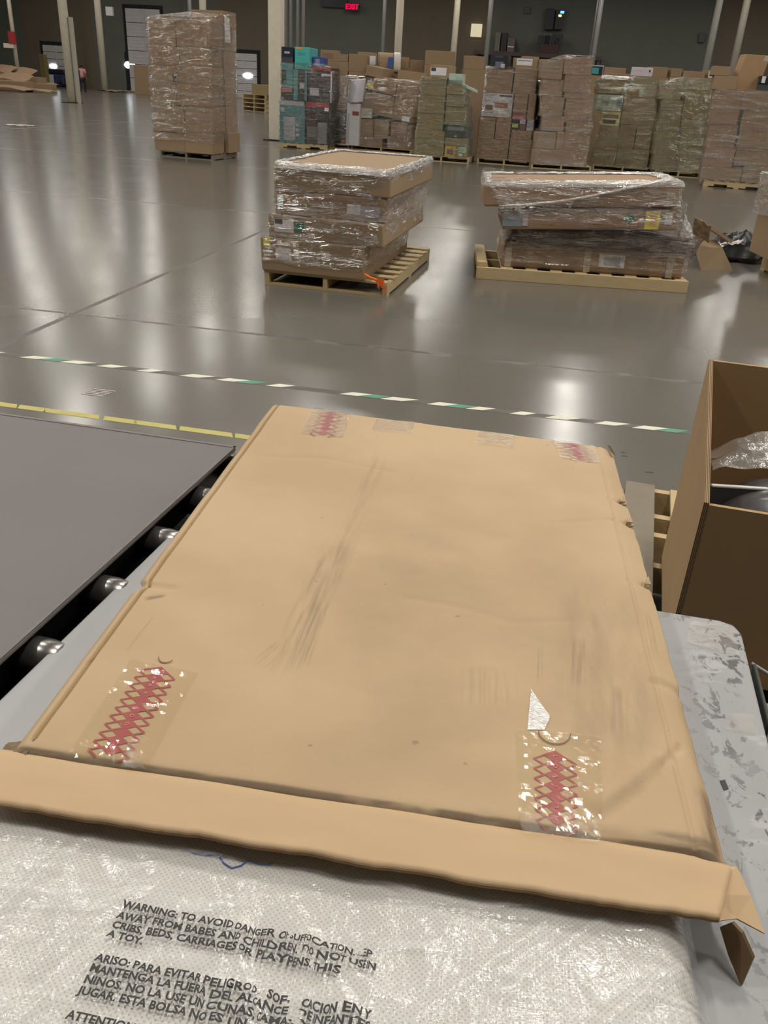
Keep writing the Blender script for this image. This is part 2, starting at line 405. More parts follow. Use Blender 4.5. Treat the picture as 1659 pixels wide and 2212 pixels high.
# ------------------------------------------------------------------ columns and pipes (base pixel or distance, width in pixels)
def column(u, v, dist, wpx, mat, name, label, cat, group=None, square=False, base_v=None, top=None, plate=True):
    if base_v is not None: P = at(u, base_v)
    else:
        d = ray(u, v); t = dist / d.y; P = EYE + d * t; P.z = 0
    rr = wpx * P.y / FOCAL / 2
    o = root(name, P, label, cat, group); top = top or CEIL_Z
    m = MB()
    if square:
        m.box(P - E1 * rr - E2 * rr, E1 * rr * 2, E2 * rr * 2, (0, 0, top))
    else: m.tube([P, P + Vector((0, 0, top))], rr, 16)
    m.build('shaft', mat, o, smooth=not square, bevel=.03 if square else 0)
    if plate:
        m = MB(); m.box(P - E1 * rr * 1.7 - E2 * rr * 1.7, E1 * rr * 3.4, E2 * rr * 3.4, (0, 0, .03)); m.build('base_plate', STEEL_D, o)
    return o, P, rr
o, P, rr = column(157, 222, 0, 17, COLPAINT, 'steel_column', 'tall cream steel column left of the person in pink', 'column', base_v=222)
m = MB(); m.tube([P + E1 * rr * 1.6, P + E1 * rr * 1.6 + Vector((0, 0, 3.6))], rr * .55, 10); m.build('downpipe', plain('greyed_cream', (.42, .39, .33), .6), o)
o, P, rr = column(227, 196, 0, 12, COLPAINT, 'steel_column', 'thin cream column right of the person with a small white box', 'column', base_v=196)
q = on_plane(224, 23, P, E2)
m = MB(); m.box(Vector((q.x + rr, q.y - .3, q.z - .3)), (.5, 0, 0), (0, .3, 0), (0, 0, .55)); m.build('junction_box', WHITE, o)
o, P, rr = column(38, 150, 66, 7.5, COLPAINT, 'steel_column', 'leftmost cream column, carrying a small red box', 'column')
q = on_plane(31, 83, P, E2)
m = MB(); m.box(Vector((q.x - .25, q.y - rr - .25, q.z - .35)), (.45, 0, 0), (0, .22, 0), (0, 0, .75)); m.build('alarm_box', RED, o)
q = on_plane(28, 99, P, E2)
m = MB(); m.box(Vector((q.x - .5, q.y - rr - .25, q.z - .15)), (.7, 0, 0), (0, .2, 0), (0, 0, .28)); m.build('bracket', COLPAINT, o)
column(410, 30, 62, 7, GALV, 'steel_pipe', 'thin pale pipe rising just left behind the tall lone stack', 'pipe', plate=False)
column(438, 15, 60, 13, COLPAINT, 'steel_column', 'cream column rising behind the top of the tall lone stack', 'column')
o, P, rr = column(598, 303, 0, 25, COLPAINT, 'building_column', 'large square cream column beside the teal box pallet', 'column', square=True, base_v=303)
for i, (u, w) in enumerate(((614, 13), (628, 6), (643, 6), (655, 6))):
    column(u, 60, 40, w, GALV, 'conduit', ('widest grey conduit next to the square cream column', 'second grey conduit from the square cream column',
           'third grey conduit from the square cream column', 'fourth grey conduit, farthest from the square cream column')[i], 'pipe', 'conduits beside the square column', plate=False)
column(829, 60, 64, 6.5, GALV, 'steel_pipe', 'thin grey pipe left of the column behind the white-wrapped bundle', 'pipe', plate=False)
column(862, 60, 60, 14, COLPAINT, 'steel_column', 'cream column behind the white-wrapped bundle', 'column')
column(984, 60, 60, 11, COLPAINT, 'steel_column', 'cream column left of the lit yellow wall box', 'column')
column(1058, 40, 63, 9, GALV, 'steel_column', 'grey column just right of the lit yellow wall box', 'column')
column(1283, 60, 62, 2.5, GALV, 'steel_pipe', 'hair-thin pipe beside the grey column right of the black cabinets', 'pipe', plate=False)
column(1291, 60, 60, 9, GALV, 'steel_column', 'grey column right of the black control cabinet', 'column')
column(1543, 60, 58, 12, plain('grey_column_paint', (.34, .33, .29), .6), 'steel_column', 'grey column left of the small panel box at far right', 'column')
column(1604, 50, 58, 13, plain('dull_column_paint', (.38, .35, .29), .6), 'steel_column', 'rightmost column, above the big plain leaning carton', 'column')

# ------------------------------------------------------------------ far left: person, cardboard, pallets, cart
def skin_body(name, pts, edges, radii, mat, parent, sub=2):
    me = bpy.data.meshes.new(name); base = world_loc(parent)
    me.from_pydata([tuple(Vector(p)) for p in pts], edges, [])
    me.materials.append(mat)
    o = bpy.data.objects.new(name, me); COL.objects.link(o); o.parent = parent
    sk = o.modifiers.new('skin', 'SKIN')
    for i, r_ in enumerate(radii): me.skin_vertices[0].data[i].radius = (r_, r_)
    me.skin_vertices[0].data[0].use_root = True
    sb = o.modifiers.new('sub', 'SUBSURF'); sb.levels = sub; sb.render_levels = sub
    return o
PP = at(181, 204)
per = root('person', PP, 'person in a pink shirt and dark trousers walking by the column', 'person')
SKIN = plain('skin', (.28, .16, .11), .6)
pts = [(0, 0, .95), (0, 0, 1.15), (0, .01, 1.36), (0, .02, 1.44), (0, .03, 1.52), (0, .05, 1.62),
       (.18, 0, 1.38), (.22, .02, 1.12), (.21, .14, .92), (-.18, 0, 1.38), (-.23, -.03, 1.12), (-.21, .10, .92),
       (.10, 0, .88), (.12, .10, .50), (.11, .02, .09), (.11, .16, .04), (-.10, 0, .88), (-.11, -.06, .50), (-.11, -.22, .10), (-.11, -.08, .04)]
edges = [(0, 1), (1, 2), (2, 3), (3, 4), (4, 5), (2, 6), (6, 7), (7, 8), (2, 9), (9, 10), (10, 11), (0, 12), (12, 13), (13, 14), (14, 15), (0, 16), (16, 17), (17, 18), (18, 19)]
rad = [.14, .135, .13, .06, .09, .08, .055, .042, .03, .055, .042, .03, .085, .06, .04, .035, .085, .06, .04, .035]
for hx, hb in ((.21, 8), (-.21, 11)):
    bx, by, bz = pts[hb]
    for f in range(5):
        i = len(pts); off = (f - 2) * .014
        if f == 0: pts += [(bx - .03 * (1 if hx > 0 else -1), by + .03, bz - .04), (bx - .04 * (1 if hx > 0 else -1), by + .05, bz - .08)]
        else: pts += [(bx + .004 * f, by + off, bz - .08), (bx + .004 * f - .01, by + off * 1.2 + .012, bz - .15 + abs(f - 2.5) * .008)]
        edges += [(hb, i), (i, i + 1)]; rad += [.012, .008]
skin_body('body', pts, edges, rad, SKIN, per)
skin_body('pink_shirt', [(0, 0, .90), (0, 0, 1.15), (0, .01, 1.37), (0, .02, 1.43), (.19, 0, 1.38), (.22, .02, 1.17), (-.19, 0, 1.38), (-.23, -.02, 1.17)],
          [(0, 1), (1, 2), (2, 3), (2, 4), (4, 5), (2, 6), (6, 7)], [.165, .165, .16, .08, .085, .07, .085, .07], plain('pink_cloth', (.62, .27, .27), .8), per)
skin_body('trousers', [(0, 0, .95), (.10, 0, .86), (.12, .10, .50), (.11, .02, .10), (-.10, 0, .86), (-.11, -.06, .50), (-.11, -.22, .12)],
          [(0, 1), (1, 2), (2, 3), (0, 4), (4, 5), (5, 6)], [.15, .11, .085, .065, .11, .085, .065], plain('dark_cloth', (.018, .018, .025), .85), per)
m = MB(); m.grid(lambda u, v: PP + Vector((.105 * math.cos(2 * math.pi * u) * math.sin(math.pi * (.02 + .62 * v)), .02 + .12 * math.sin(2 * math.pi * u) * math.sin(math.pi * (.02 + .62 * v)), 1.585 + .13 * math.cos(math.pi * (.02 + .62 * v)))), 14, 8, closed_u=True)
m.build('hair', plain('dark_hair', (.015, .011, .009), .7), per, smooth=True)
m = MB(); m.grid(lambda u, v: PP + Vector((.1 * math.cos(2 * math.pi * u) * math.sin(math.pi * v) - .16, -.12 + .07 * math.sin(2 * math.pi * u) * math.sin(math.pi * v), 1.2 + .22 * math.cos(math.pi * v))), 12, 8, closed_u=True)
m.build('backpack', plain('dark_bag', (.03, .025, .03), .8), per, smooth=True)

def loose_sheet(name, P, ex, ey, h, bend, mat, label, cat, group=None, nu=8, nv=6, thick=.02, seed=0):
    m = MB(); ex = Vector(ex); ey = Vector(ey)
    m.grid(lambda u, v: P + ex * (u - .5) + ey * (v - .5) + Vector((0, 0, h - bend * (2 * (u - .5) ** 2) + .10 * n3(u * 3 + seed, v * 3) + .05)), nu, nv)
    return tag(m.build(name, mat, solid=thick), label, cat, group)
pile = [(12, 197, 3.2, 1.5, .25, .30), (60, 198, 3.4, 1.2, .12, .14), (25, 193, 2.6, 1.4, .75, .35), (45, 190, 2.2, 1.2, 1.05, .3), (85, 192, 2.4, 1.2, .35, .2), (5, 188, 2.0, 1.2, 1.15, .25)]
lab = ['lowest flattened brown carton at the left end of the far heap', 'flattened brown carton lying flat in front of the far heap', 'bent brown carton sheet in the middle of the far heap',
       'crumpled brown carton sheet on top of the far heap', 'brown carton sheet at the right end of the far heap', 'brown carton sheet leaning at the frame edge atop the far heap']
for i, (u, v, w, d, h, bd) in enumerate(pile):
    P = at(u, v); loose_sheet('flattened_carton', P, E1 * w, E2 * d + Vector((0, 0, .4 if i in (2, 3, 5) else .05)), h, bd, KRAFT, lab[i], 'cardboard', 'flattened cartons in the far left heap', seed=i * 5)
m = MB(); P = at(92, 189); m.box(P, E1 * .42, E2 * .4, (0, 0, 2.2)); tag(m.build('tall_carton', plain('ochre_board', (.22, .17, .06), .7), bevel=.02), 'narrow ochre upright board behind the far left heap', 'board')
P = at(117, 187)
r = root('floor_scrubber', P, 'dark blue and black cleaning cart in front of the left dock door', 'cart')
m = MB(); m.box(P - E1 * .9 + Vector((0, 0, .15)), E1 * 1.8, E2 * .9, (0, 0, .75)); m.build('tank', plain('cart_blue', (.03, .04, .10), .5), r, bevel=.08)
m = MB(); m.box(P - E1 * 1.0 + Vector((0, 0, .9)), E1 * 2.0, E2 * 1.0, (0, 0, .35)); m.build('hood', BLACK, r, bevel=.1)
m = MB(); m.box(P - E1 * .55 - E2 * .03 + Vector((0, 0, .25)), E1 * .6, E2 * .03, (0, 0, .6)); m.build('side_plate', GREYP, r)
for s in (-.6, .6):
    m = MB(); m.tube([P + E1 * s - E2 * .05 + Vector((0, 0, .2)), P + E1 * s + E2 * .2 + Vector((0, 0, .2))], .2, 14); m.build('wheel', BLACK, r)
m = MB(); P = at(143, 188); m.box(P, E1 * .9, E2 * .2, (0, 0, 1.7)); tag(m.build('plastic_sheet', plain('violet_sheet', (.17, .16, .30), .5), bevel=.04), 'bluish violet panel just left of the cream column', 'panel')

def loose_carton(u, v, w, d, h, label, group=None, mat=None, rot=0.0, kids=True):
    P = at(u, v); c, s = math.cos(rot), math.sin(rot); ex = E1 * c + E2 * s; ey = E2 * c - E1 * s
    m = MB(); m.box(P - ex * w / 2, ex * w, ey * d, (0, 0, h))
    return tag(m.build('carton', mat or KRAFT, bevel=.015), label, 'carton', group)
loose_carton(309, 205, 1.1, 1.0, 1.85, 'upright open brown carton left of the tall lone stack', rot=.1)
P = at(272, 194)
r = root('pallet_jack', P, 'red pallet jack under the dark doorway', 'pallet jack')
m = MB(); m.box(P - E1 * .5 + Vector((0, 0, .2)), E1 * 1.0, E2 * .5, (0, 0, .75)); m.build('pump_body', plain('jack_red', (.16, .03, .03), .5), r, bevel=.1)
m = MB(); m.tube([P + Vector((0, .2, .9)), P + Vector((-.3, .1, 1.6))], .05, 8); m.build('handle', RED, r)
for s in (-.3, .3):
    m = MB(); m.box(P + E1 * (s - .1) + E2 * .3 + Vector((0, 0, .06)), E1 * .2, E2 * 1.2, (0, 0, .07)); m.build('fork', STEEL_D, r)
for (u, v, w, d, h, lb, rt) in ((18, 196, 2.2, 1.2, .55, 'squashed brown carton under the far heap at the frame edge', .15), (64, 192, 1.5, .9, .75, 'brown carton in the middle of the far heap', -.2), (92, 198, 1.2, .8, .45, 'low brown carton at the right of the far heap', .1), (24, 186, 1.6, 1.0, 1.15, 'taller brown carton at the back of the far heap', .3)):
    loose_carton(u, v, w, d, h, lb, 'cartons in the far left heap', rot=rt)
for i, (u, v, w) in enumerate(((240, 199, 1.2), (262, 200, 1.6), (285, 201, 1.8))):
    P = at(u, v); loose_sheet('flattened_carton', P, E1 * w, E2 * .9, .08, .10, KRAFT, ('crumpled carton scrap by the thin cream column', 'flat carton scrap in front of the red pallet jack', 'bent carton scrap beside the upright open carton')[i], 'cardboard', 'carton scraps by the dark doorway', seed=i)

# ------------------------------------------------------------------ pallets and wrapped stacks
def pallet(P, ex, ey, w, l, h, label, along=False, mat=None, group='wooden pallets', ndeck=7):
    """along False: the stringers run away from the viewer (three end blocks show); True: one long stringer shows."""
    mat = mat or PINE; P = Vector(P); ex = Vector(ex).normalized(); ey = Vector(ey).normalized()
    o = root('wooden_pallet', P + ex * w / 2 + ey * l / 2, label, 'pallet', group)
    A, B, a, bl = (ex, ey, w, l) if not along else (ey, ex, l, w)      # A across the stringers, B along them
    t = .018; up = Vector((0, 0, 1)); sh = h - 2 * t
    for k in range(3):
        x = (a - .04) * k / 2
        m = MB()
        if not along:
            m.box(P + A * x + up * t, A * .04, B * bl, up * sh)
        else:                                                         # notched stringer
            n1a, n1b, n2a, n2b = .16 * bl, .36 * bl, .64 * bl, .84 * bl
            m.box(P + A * x + up * (t + sh * .42), A * .04, B * bl, up * sh * .58)
            for s0, s1 in ((0, n1a), (n1b, n2a), (n2b, bl)): m.box(P + A * x + B * s0 + up * t, A * .04, B * (s1 - s0), up * sh * .42)
        m.build('stringer', mat, o)
    bw = .105
    for k in range(ndeck):
        y = (bl - bw) * k / (ndeck - 1); m = MB(); j = random.uniform(-.006, .006)
        m.box(P + B * y + A * j + up * (h - t), A * a, B * bw, up * t); m.build('deck_board', mat, o, bevel=.003)
    for k in range(3):
        y = (bl - bw) * k / 2; m = MB(); m.box(P + B * y, A * a, B * bw, up * t); m.build('bottom_board', mat, o)
    return o

FILM_TAPE = plain('brown_packing_tape', (.34, .23, .13), .35)
def carton(o0, ex, ey, w, d, h, mat, label, cat='carton', group=None, name='carton', jit=.006, bev=.008, tilt=0.0, skew=0.0, tape=True, decals=(), tape_mat=None):
    o0 = Vector(o0); up = Vector((0, 0, 1))
    if tilt:
        c, s = math.cos(tilt), math.sin(tilt); ax, az = ex * c + up * s, up * c - ex * s
    else: ax, az = ex, up
    P = [o0, o0 + ax * w, o0 + ax * w + ey * d, o0 + ey * d]; P += [p + az * h + ax * skew for p in P]
    J = lambda q: q + ex * random.uniform(-jit, jit) + ey * random.uniform(-jit, jit)
    P = [J(p) if jit else p for p in P]
    m = MB(); m.hexa(P); o = tag(m.build(name, mat, bevel=bev, loc=o0 + ax * w / 2 + ey * d / 2), label, cat, group)
    def fpt(a, b, off): 
        lo = P[0].lerp(P[1], a); hi = P[4].lerp(P[5], a); return lo.lerp(hi, b) - ey * off
    if tape:
        m = MB(); t0, t1 = .46, .46 + min(.12, .05 / w)
        m.hexa([fpt(t0, .72, .0005), fpt(t1, .72, .0005), fpt(t1, .72, -.003), fpt(t0, .72, -.003), fpt(t0, .995, .0025), fpt(t1, .995, .0025), fpt(t1, .995, -.003), fpt(t0, .995, -.003)])
        m.build('packing_tape', tape_mat or FILM_TAPE, o)
    for i, dcl in enumerate(decals):
        nm, a0, a1, b0, b1, mt = dcl[:6]; off = .003 + .0015 * i
        m = MB(); m.hexa([fpt(a0, b0, off), fpt(a1, b0, off), fpt(a1, b0, -.002), fpt(a0, b0, -.002), fpt(a0, b1, off), fpt(a1, b1, off), fpt(a1, b1, -.002), fpt(a0, b1, -.002)])
        m.build(nm, mt, o)
    return o

def fillet_rect(s0, s1, y0, y1, n, r):
    """n points round a rounded rectangle, evenly spaced."""
    r = min(r, (s1 - s0) / 2.01, (y1 - y0) / 2.01); pts = []
    for cx, cy, a in ((s1 - r, y0 + r, -90), (s1 - r, y1 - r, 0), (s0 + r, y1 - r, 90), (s0 + r, y0 + r, 180)):
        for k in range(7): t = math.radians(a + 15 * k); pts.append(Vector((cx + r * math.cos(t), cy + r * math.sin(t))))
    pts.append(pts[0]); L = [0]
    for i in range(1, len(pts)): L.append(L[-1] + (pts[i] - pts[i - 1]).length)
    out = []; k = 0
    for i in range(n):
        t = L[-1] * i / n
        while L[k + 1] < t: k += 1
        out.append(pts[k].lerp(pts[k + 1], (t - L[k]) / max(1e-9, L[k + 1] - L[k])))
    return out
def wrap_shell(name, base, ex, ey, levels, mat, label, n=72, rows=26, off=.018, amp=.012, sc=3.0, rim=0.0, seed=0, rimdrop=.02, smooth=True, group=None):
    """levels: (z, s0, s1, y0, y1) from low to high; the film follows them with creases."""
    levels = sorted(levels); z0, z1 = levels[0][0], levels[-1][0]
    def lev(z):
        for a, c in zip(levels, levels[1:]):
            if z <= c[0] + 1e-9:
                t = (z - a[0]) / max(1e-6, c[0] - a[0]); return [a[i] + (c[i] - a[i]) * t for i in range(1, 5)]
        return list(levels[-1][1:])
    m = MB(); rings = []
    def ring(z, grow, zf=None):
        s0, s1, y0, y1 = lev(z); g = off + grow
        pts = fillet_rect(s0 - g, s1 + g, y0 - g, y1 + g, n, .05)
        cen = Vector(((s0 + s1) / 2, (y0 + y1) / 2)); out = []
        for i, p in enumerate(pts):
            q = base + ex * p.x + ey * p.y; k = noise.noise(Vector((q.x * sc + seed, q.y * sc, z * sc * 3.2))) * amp
            dvec = (p - cen).normalized(); p2 = p + dvec * k
            zz = (z if zf is None else zf) + noise.noise(Vector((q.x * 5, q.y * 5, seed + 7))) * (.02 if z in (z0, z1) else .004)
            out.append(base + ex * p2.x + ey * p2.y + Vector((0, 0, zz)))
        return out
    for j in range(rows + 1): rings.append(ring(z0 + (z1 - z0) * j / rows, 0))
    if rim:
        for f in (.25, .6, 1.0): rings.append(ring(z1, -off - rim * f, z1 + .012 - rimdrop * (f - .25)))
    for r_ in rings: m.v += r_
    for j in range(len(rings) - 1):
        for i in range(n): m.f.append([j * n + i, j * n + (i + 1) % n, (j + 1) * n + (i + 1) % n, (j + 1) * n + i]); m.m.append(0)
    return tag(m.build(name, mat, loc=base + ex * (levels[0][1] + levels[0][2]) / 2 + ey * (levels[0][3] + levels[0][4]) / 2, smooth=smooth), label, 'plastic wrap', group)

ORD = ['bottom', 'second', 'third', 'fourth', 'fifth', 'sixth', 'seventh', 'eighth']
def stack(L, R, depth, nick, boxes, film=None, pal=.13, palette='pallet', pal_along=False, film_label=None, default=KRAFT, film_top=.05, pal_label=None, pal_inset=0.0, group=None, film_z0=None):
    """boxes: (column word, u0, u1, v_bottom, v_top, dict) seen in the front plane; each is a carton of its own."""
    Lw = at(*L) if len(L) == 2 else Vector(L); Rw = at(*R) if len(R) == 2 else Vector(R)
    d = Rw - Lw; W = d.length; ex = d.normalized(); ey = Vector((-ex.y, ex.x, 0))
    if pal: pallet(Lw + ex * pal_inset, ex, ey, W - 2 * pal_inset, depth + .02, pal, pal_label or ('wooden pallet under ' + nick), along=pal_along)
    def sz(u, v): q = on_plane(u, v, Lw, ey); return (q - Lw).dot(ex), q.z
    placed = []; count = {}; lv = []
    for bx in boxes:
        cw, u0, u1, vb, vt = bx[:5]; kw = dict(bx[5]) if len(bx) > 5 else {}
        um, vm = (u0 + u1) / 2, (vb + vt) / 2
        s0, s1 = sz(u0, vm)[0], sz(u1, vm)[0]; zb, zt = sz(um, vb)[1], sz(um, vt)[1]
        y0 = kw.pop('y', 0.0); dd = kw.pop('d', depth - y0)
        cand = [pal or 0.0] + [p[3] for p in placed if p[0] < s1 - .03 and p[1] > s0 + .03 and p[4] < y0 + dd - .02 and p[5] > y0 + .02]
        near = min(cand, key=lambda z: abs(z - zb))
        if abs(near - zb) < kw.pop('snap', .14): zb = near
        top = max([c for c in cand if c <= zb + .001] + [0]); 
        if zb - top > .02 and not kw.pop('float', False): zb = top
        placed.append((s0, s1, zb, zt, y0, y0 + dd))
        count[cw] = count.get(cw, 0) + 1; i = count[cw]
        what = kw.pop('what', 'brown carton'); lab = kw.pop('label', None) or '%s, %s up in the %s column of %s' % (what, ORD[i - 1] if i > 1 else 'lowest', cw, nick)
        if i == 1: lab = lab.replace('lowest up in', 'at the foot of')
        if not kw.pop('nofilm', False): lv.append((zb, zt, s0, s1, y0, y0 + dd))
        nm = kw.pop('name', 'carton'); cat = kw.pop('cat', 'carton'); mt = kw.pop('mat', default)
        kw.setdefault('tape', random.random() < .45 and mt in (KRAFT, KRAFT_GREEN))
        g = .007
        carton(Lw + ex * (s0 + g) + ey * (y0 + (random.uniform(0, .04) if y0 == 0 and len(placed) > 3 else 0)) + Vector((0, 0, zb)), ex, ey, s1 - s0 - 2 * g, dd - .03, zt - zb - .003, mt, lab, cat, kw.pop('group', None) or group or ('cartons of ' + nick), name=nm, **kw)
    if film:
        zt = max(p[1] for p in lv); z0 = (film_z0 if film_z0 is not None else (pal or 0) - .02); K = 14; levels = []
        for k in range(K + 1):
            z = z0 + (zt + film_top - z0) * k / K; zz = min(max(z, z0 + .06), zt - .02)
            hit = [p for p in lv if p[0] - .03 <= zz <= p[1] + .03] or lv[-1:]
            levels.append((z, min(p[2] for p in hit), max(p[3] for p in hit), min(p[4] for p in hit), max(p[5] for p in hit)))
        wrap_shell('stretch_wrap', Lw, ex, ey, levels, film, film_label or ('clear stretch film wound around ' + nick), seed=len(bpy.data.objects) * .37, rim=.05, group='stretch film around the stacks')
    return Lw, Rw, ex, ey, sz

# --- the tall lone stack (two faces seen)
def tall():
    nick = 'the tall lone stack'
    FLw = at(334, 337); FRw = at(462, 348); BRw = at(517, 333)
    ex = (FRw - FLw).normalized(); W = (FRw - FLw).length
    ey = Vector((-ex.y, ex.x, 0)); D = max(.9, min(1.25, abs((BRw - FRw).dot(ey))))
    side = (BRw - FRw)
    pallet(FLw + ex * .1 + ey * .05, ex, ey, W - .15, D - .05, .12, 'dark wooden pallet under the tall lone stack', mat=OLDWOOD)
    def zc(v, u, P, n): return on_plane(u, v, P, n).z
    X = lambda cx: 300 + cx / 5.184
    Y = lambda cy: cy / 5.184
    h = W / 2; cols = {
      'front left': (0, 0, .526 * W, D / 2, [1715, 1475, 1185, 932, 735, 522, 208], 320),
        'front right': (.527 * W, 0, .473 * W, D / 2, [1740, 1485, 1190, 938, 738, 525, 222], 640),
        'back right': (.5 * W, D / 2 + .02, .5 * W, D / 2 - .02, [1700, 1490, 1190, 870, 560, 120], 1000),
      'back left': (0, D / 2 + .02, .48 * W, D / 2 - .02, [1690, 1300, 900, 560, 200], 330)}
    lv = []
    for cn, (s, y, w, d, ys, uc) in cols.items():
        P0 = FLw + ey * y; zs = [zc(Y(q), X(uc), P0, ey) for q in ys]; zs[0] = .12
        for i in range(len(zs) - 1):
            ins = 0
            bnd = [.526, .53, .42, .45, .50, .46][i] * W if i < 6 else .5 * W
            if cn == 'front left': s = .03 * (i % 2); w = bnd - s
            elif cn == 'front right': s = bnd + .002; w = W - s - .025 * ((i + 1) % 2)
            shift = .05 if (cn, i) == ('back right', 0) else 0
            lab = '%scarton, %s in the %s column of the tall lone stack' % (random.choice(['brown ', 'wrapped brown ']), 'lowest' if i == 0 else ORD[i] + ' up', cn)
            if i == len(zs) - 2: lab = 'topmost brown carton in the %s column of the tall lone stack' % cn
            dec = []
            if cn == 'front left' and i == 3: dec = [('shipping_label', .86, .99, .10, .55, CHAR)]
            if cn == 'back right' and i == 4:
                o_, hh = FLw + ex * s + ey * y + Vector((0, 0, zs[i])), zs[i + 1] - zs[i] - .003      # an open carton: four walls and a bottom
                m = MB(); t = .012
                for a, b_, c_ in (((0, 0), (w, 0), t), ((0, d - t), (w, 0), t)): m.box(o_ + ex * a[0] + ey * a[1], ex * b_[0], ey * c_, (0, 0, hh))
                for a in (0, w - t): m.box(o_ + ex * a + ey * t, ex * t, ey * (d - 2 * t), (0, 0, hh))
                m.box(o_ + ex * t + ey * t, ex * (w - 2 * t), ey * (d - 2 * t), (0, 0, .02))
                o = tag(m.build('carton', KRAFT), 'open-topped brown carton with a white sheet, on top of the tall lone stack', 'carton', 'cartons of the tall lone stack')
                m = MB(); r_ = o_ + ex * (w + .004)
                m.hexa([r_ + ey * .06 + Vector((0, 0, .14)), r_ + ex * .004 + ey * .06 + Vector((0, 0, .14)), r_ + ex * .004 + ey * .3 + Vector((0, 0, .14)), r_ + ey * .3 + Vector((0, 0, .14)),
                        r_ + ey * .05 + Vector((0, 0, .62)), r_ + ex * .004 + ey * .05 + Vector((0, 0, .62)), r_ + ex * .004 + ey * .28 + Vector((0, 0, .58)), r_ + ey * .28 + Vector((0, 0, .58))])
                m.build('paper_sheet', LABEL, o)
            else:
                carton(FLw + ex * (s + max(0, ins) + .005 + shift) + ey * (y + random.uniform(0, .045)) + Vector((0, 0, zs[i])), ex, ey, w - .014 - abs(ins), d - .05, zs[i + 1] - zs[i] - .003, KRAFT, lab, 'carton', 'cartons of the tall lone stack', tape=random.random() < .4, decals=dec)
            lv.append((zs[i], zs[i + 1], s, s + w, y, y + d))
    m = MB(); P = FRw + ey * .02
    zt = max(p[1] for p in lv); levels = []
    for k in range(17):
        z = .34 + (zt - .04 - .34) * k / 16; hit = [p for p in lv if p[0] <= z + .02 and p[1] >= z - .05] or lv[-1:]
        levels.append((z, min(p[2] for p in hit), max(p[3] for p in hit), min(p[4] for p in hit), max(p[5] for p in hit)))
    wrap_shell('stretch_wrap', FLw, ex, ey, levels, WRAP_FAR, 'clear stretch film wound around the tall lone stack', rows=44, n=90, amp=.032, sc=4, seed=3, rim=.06, group='stretch film around the stacks')
tall()

def C(scale, ox, oy):                        # crop coordinates to photo pixels, for the layouts below
    return lambda x0, x1, y0, y1: (ox + x0 / scale, ox + x1 / scale, oy + y1 / scale, oy + y0 / scale)
def bx(c, col, x0, x1, y0, y1, **kw):
    u0, u1, vb, vt = c(x0, x1, y0, y1); return (col, u0, u1, vb, vt, kw)
P_ = 'printed_panel'

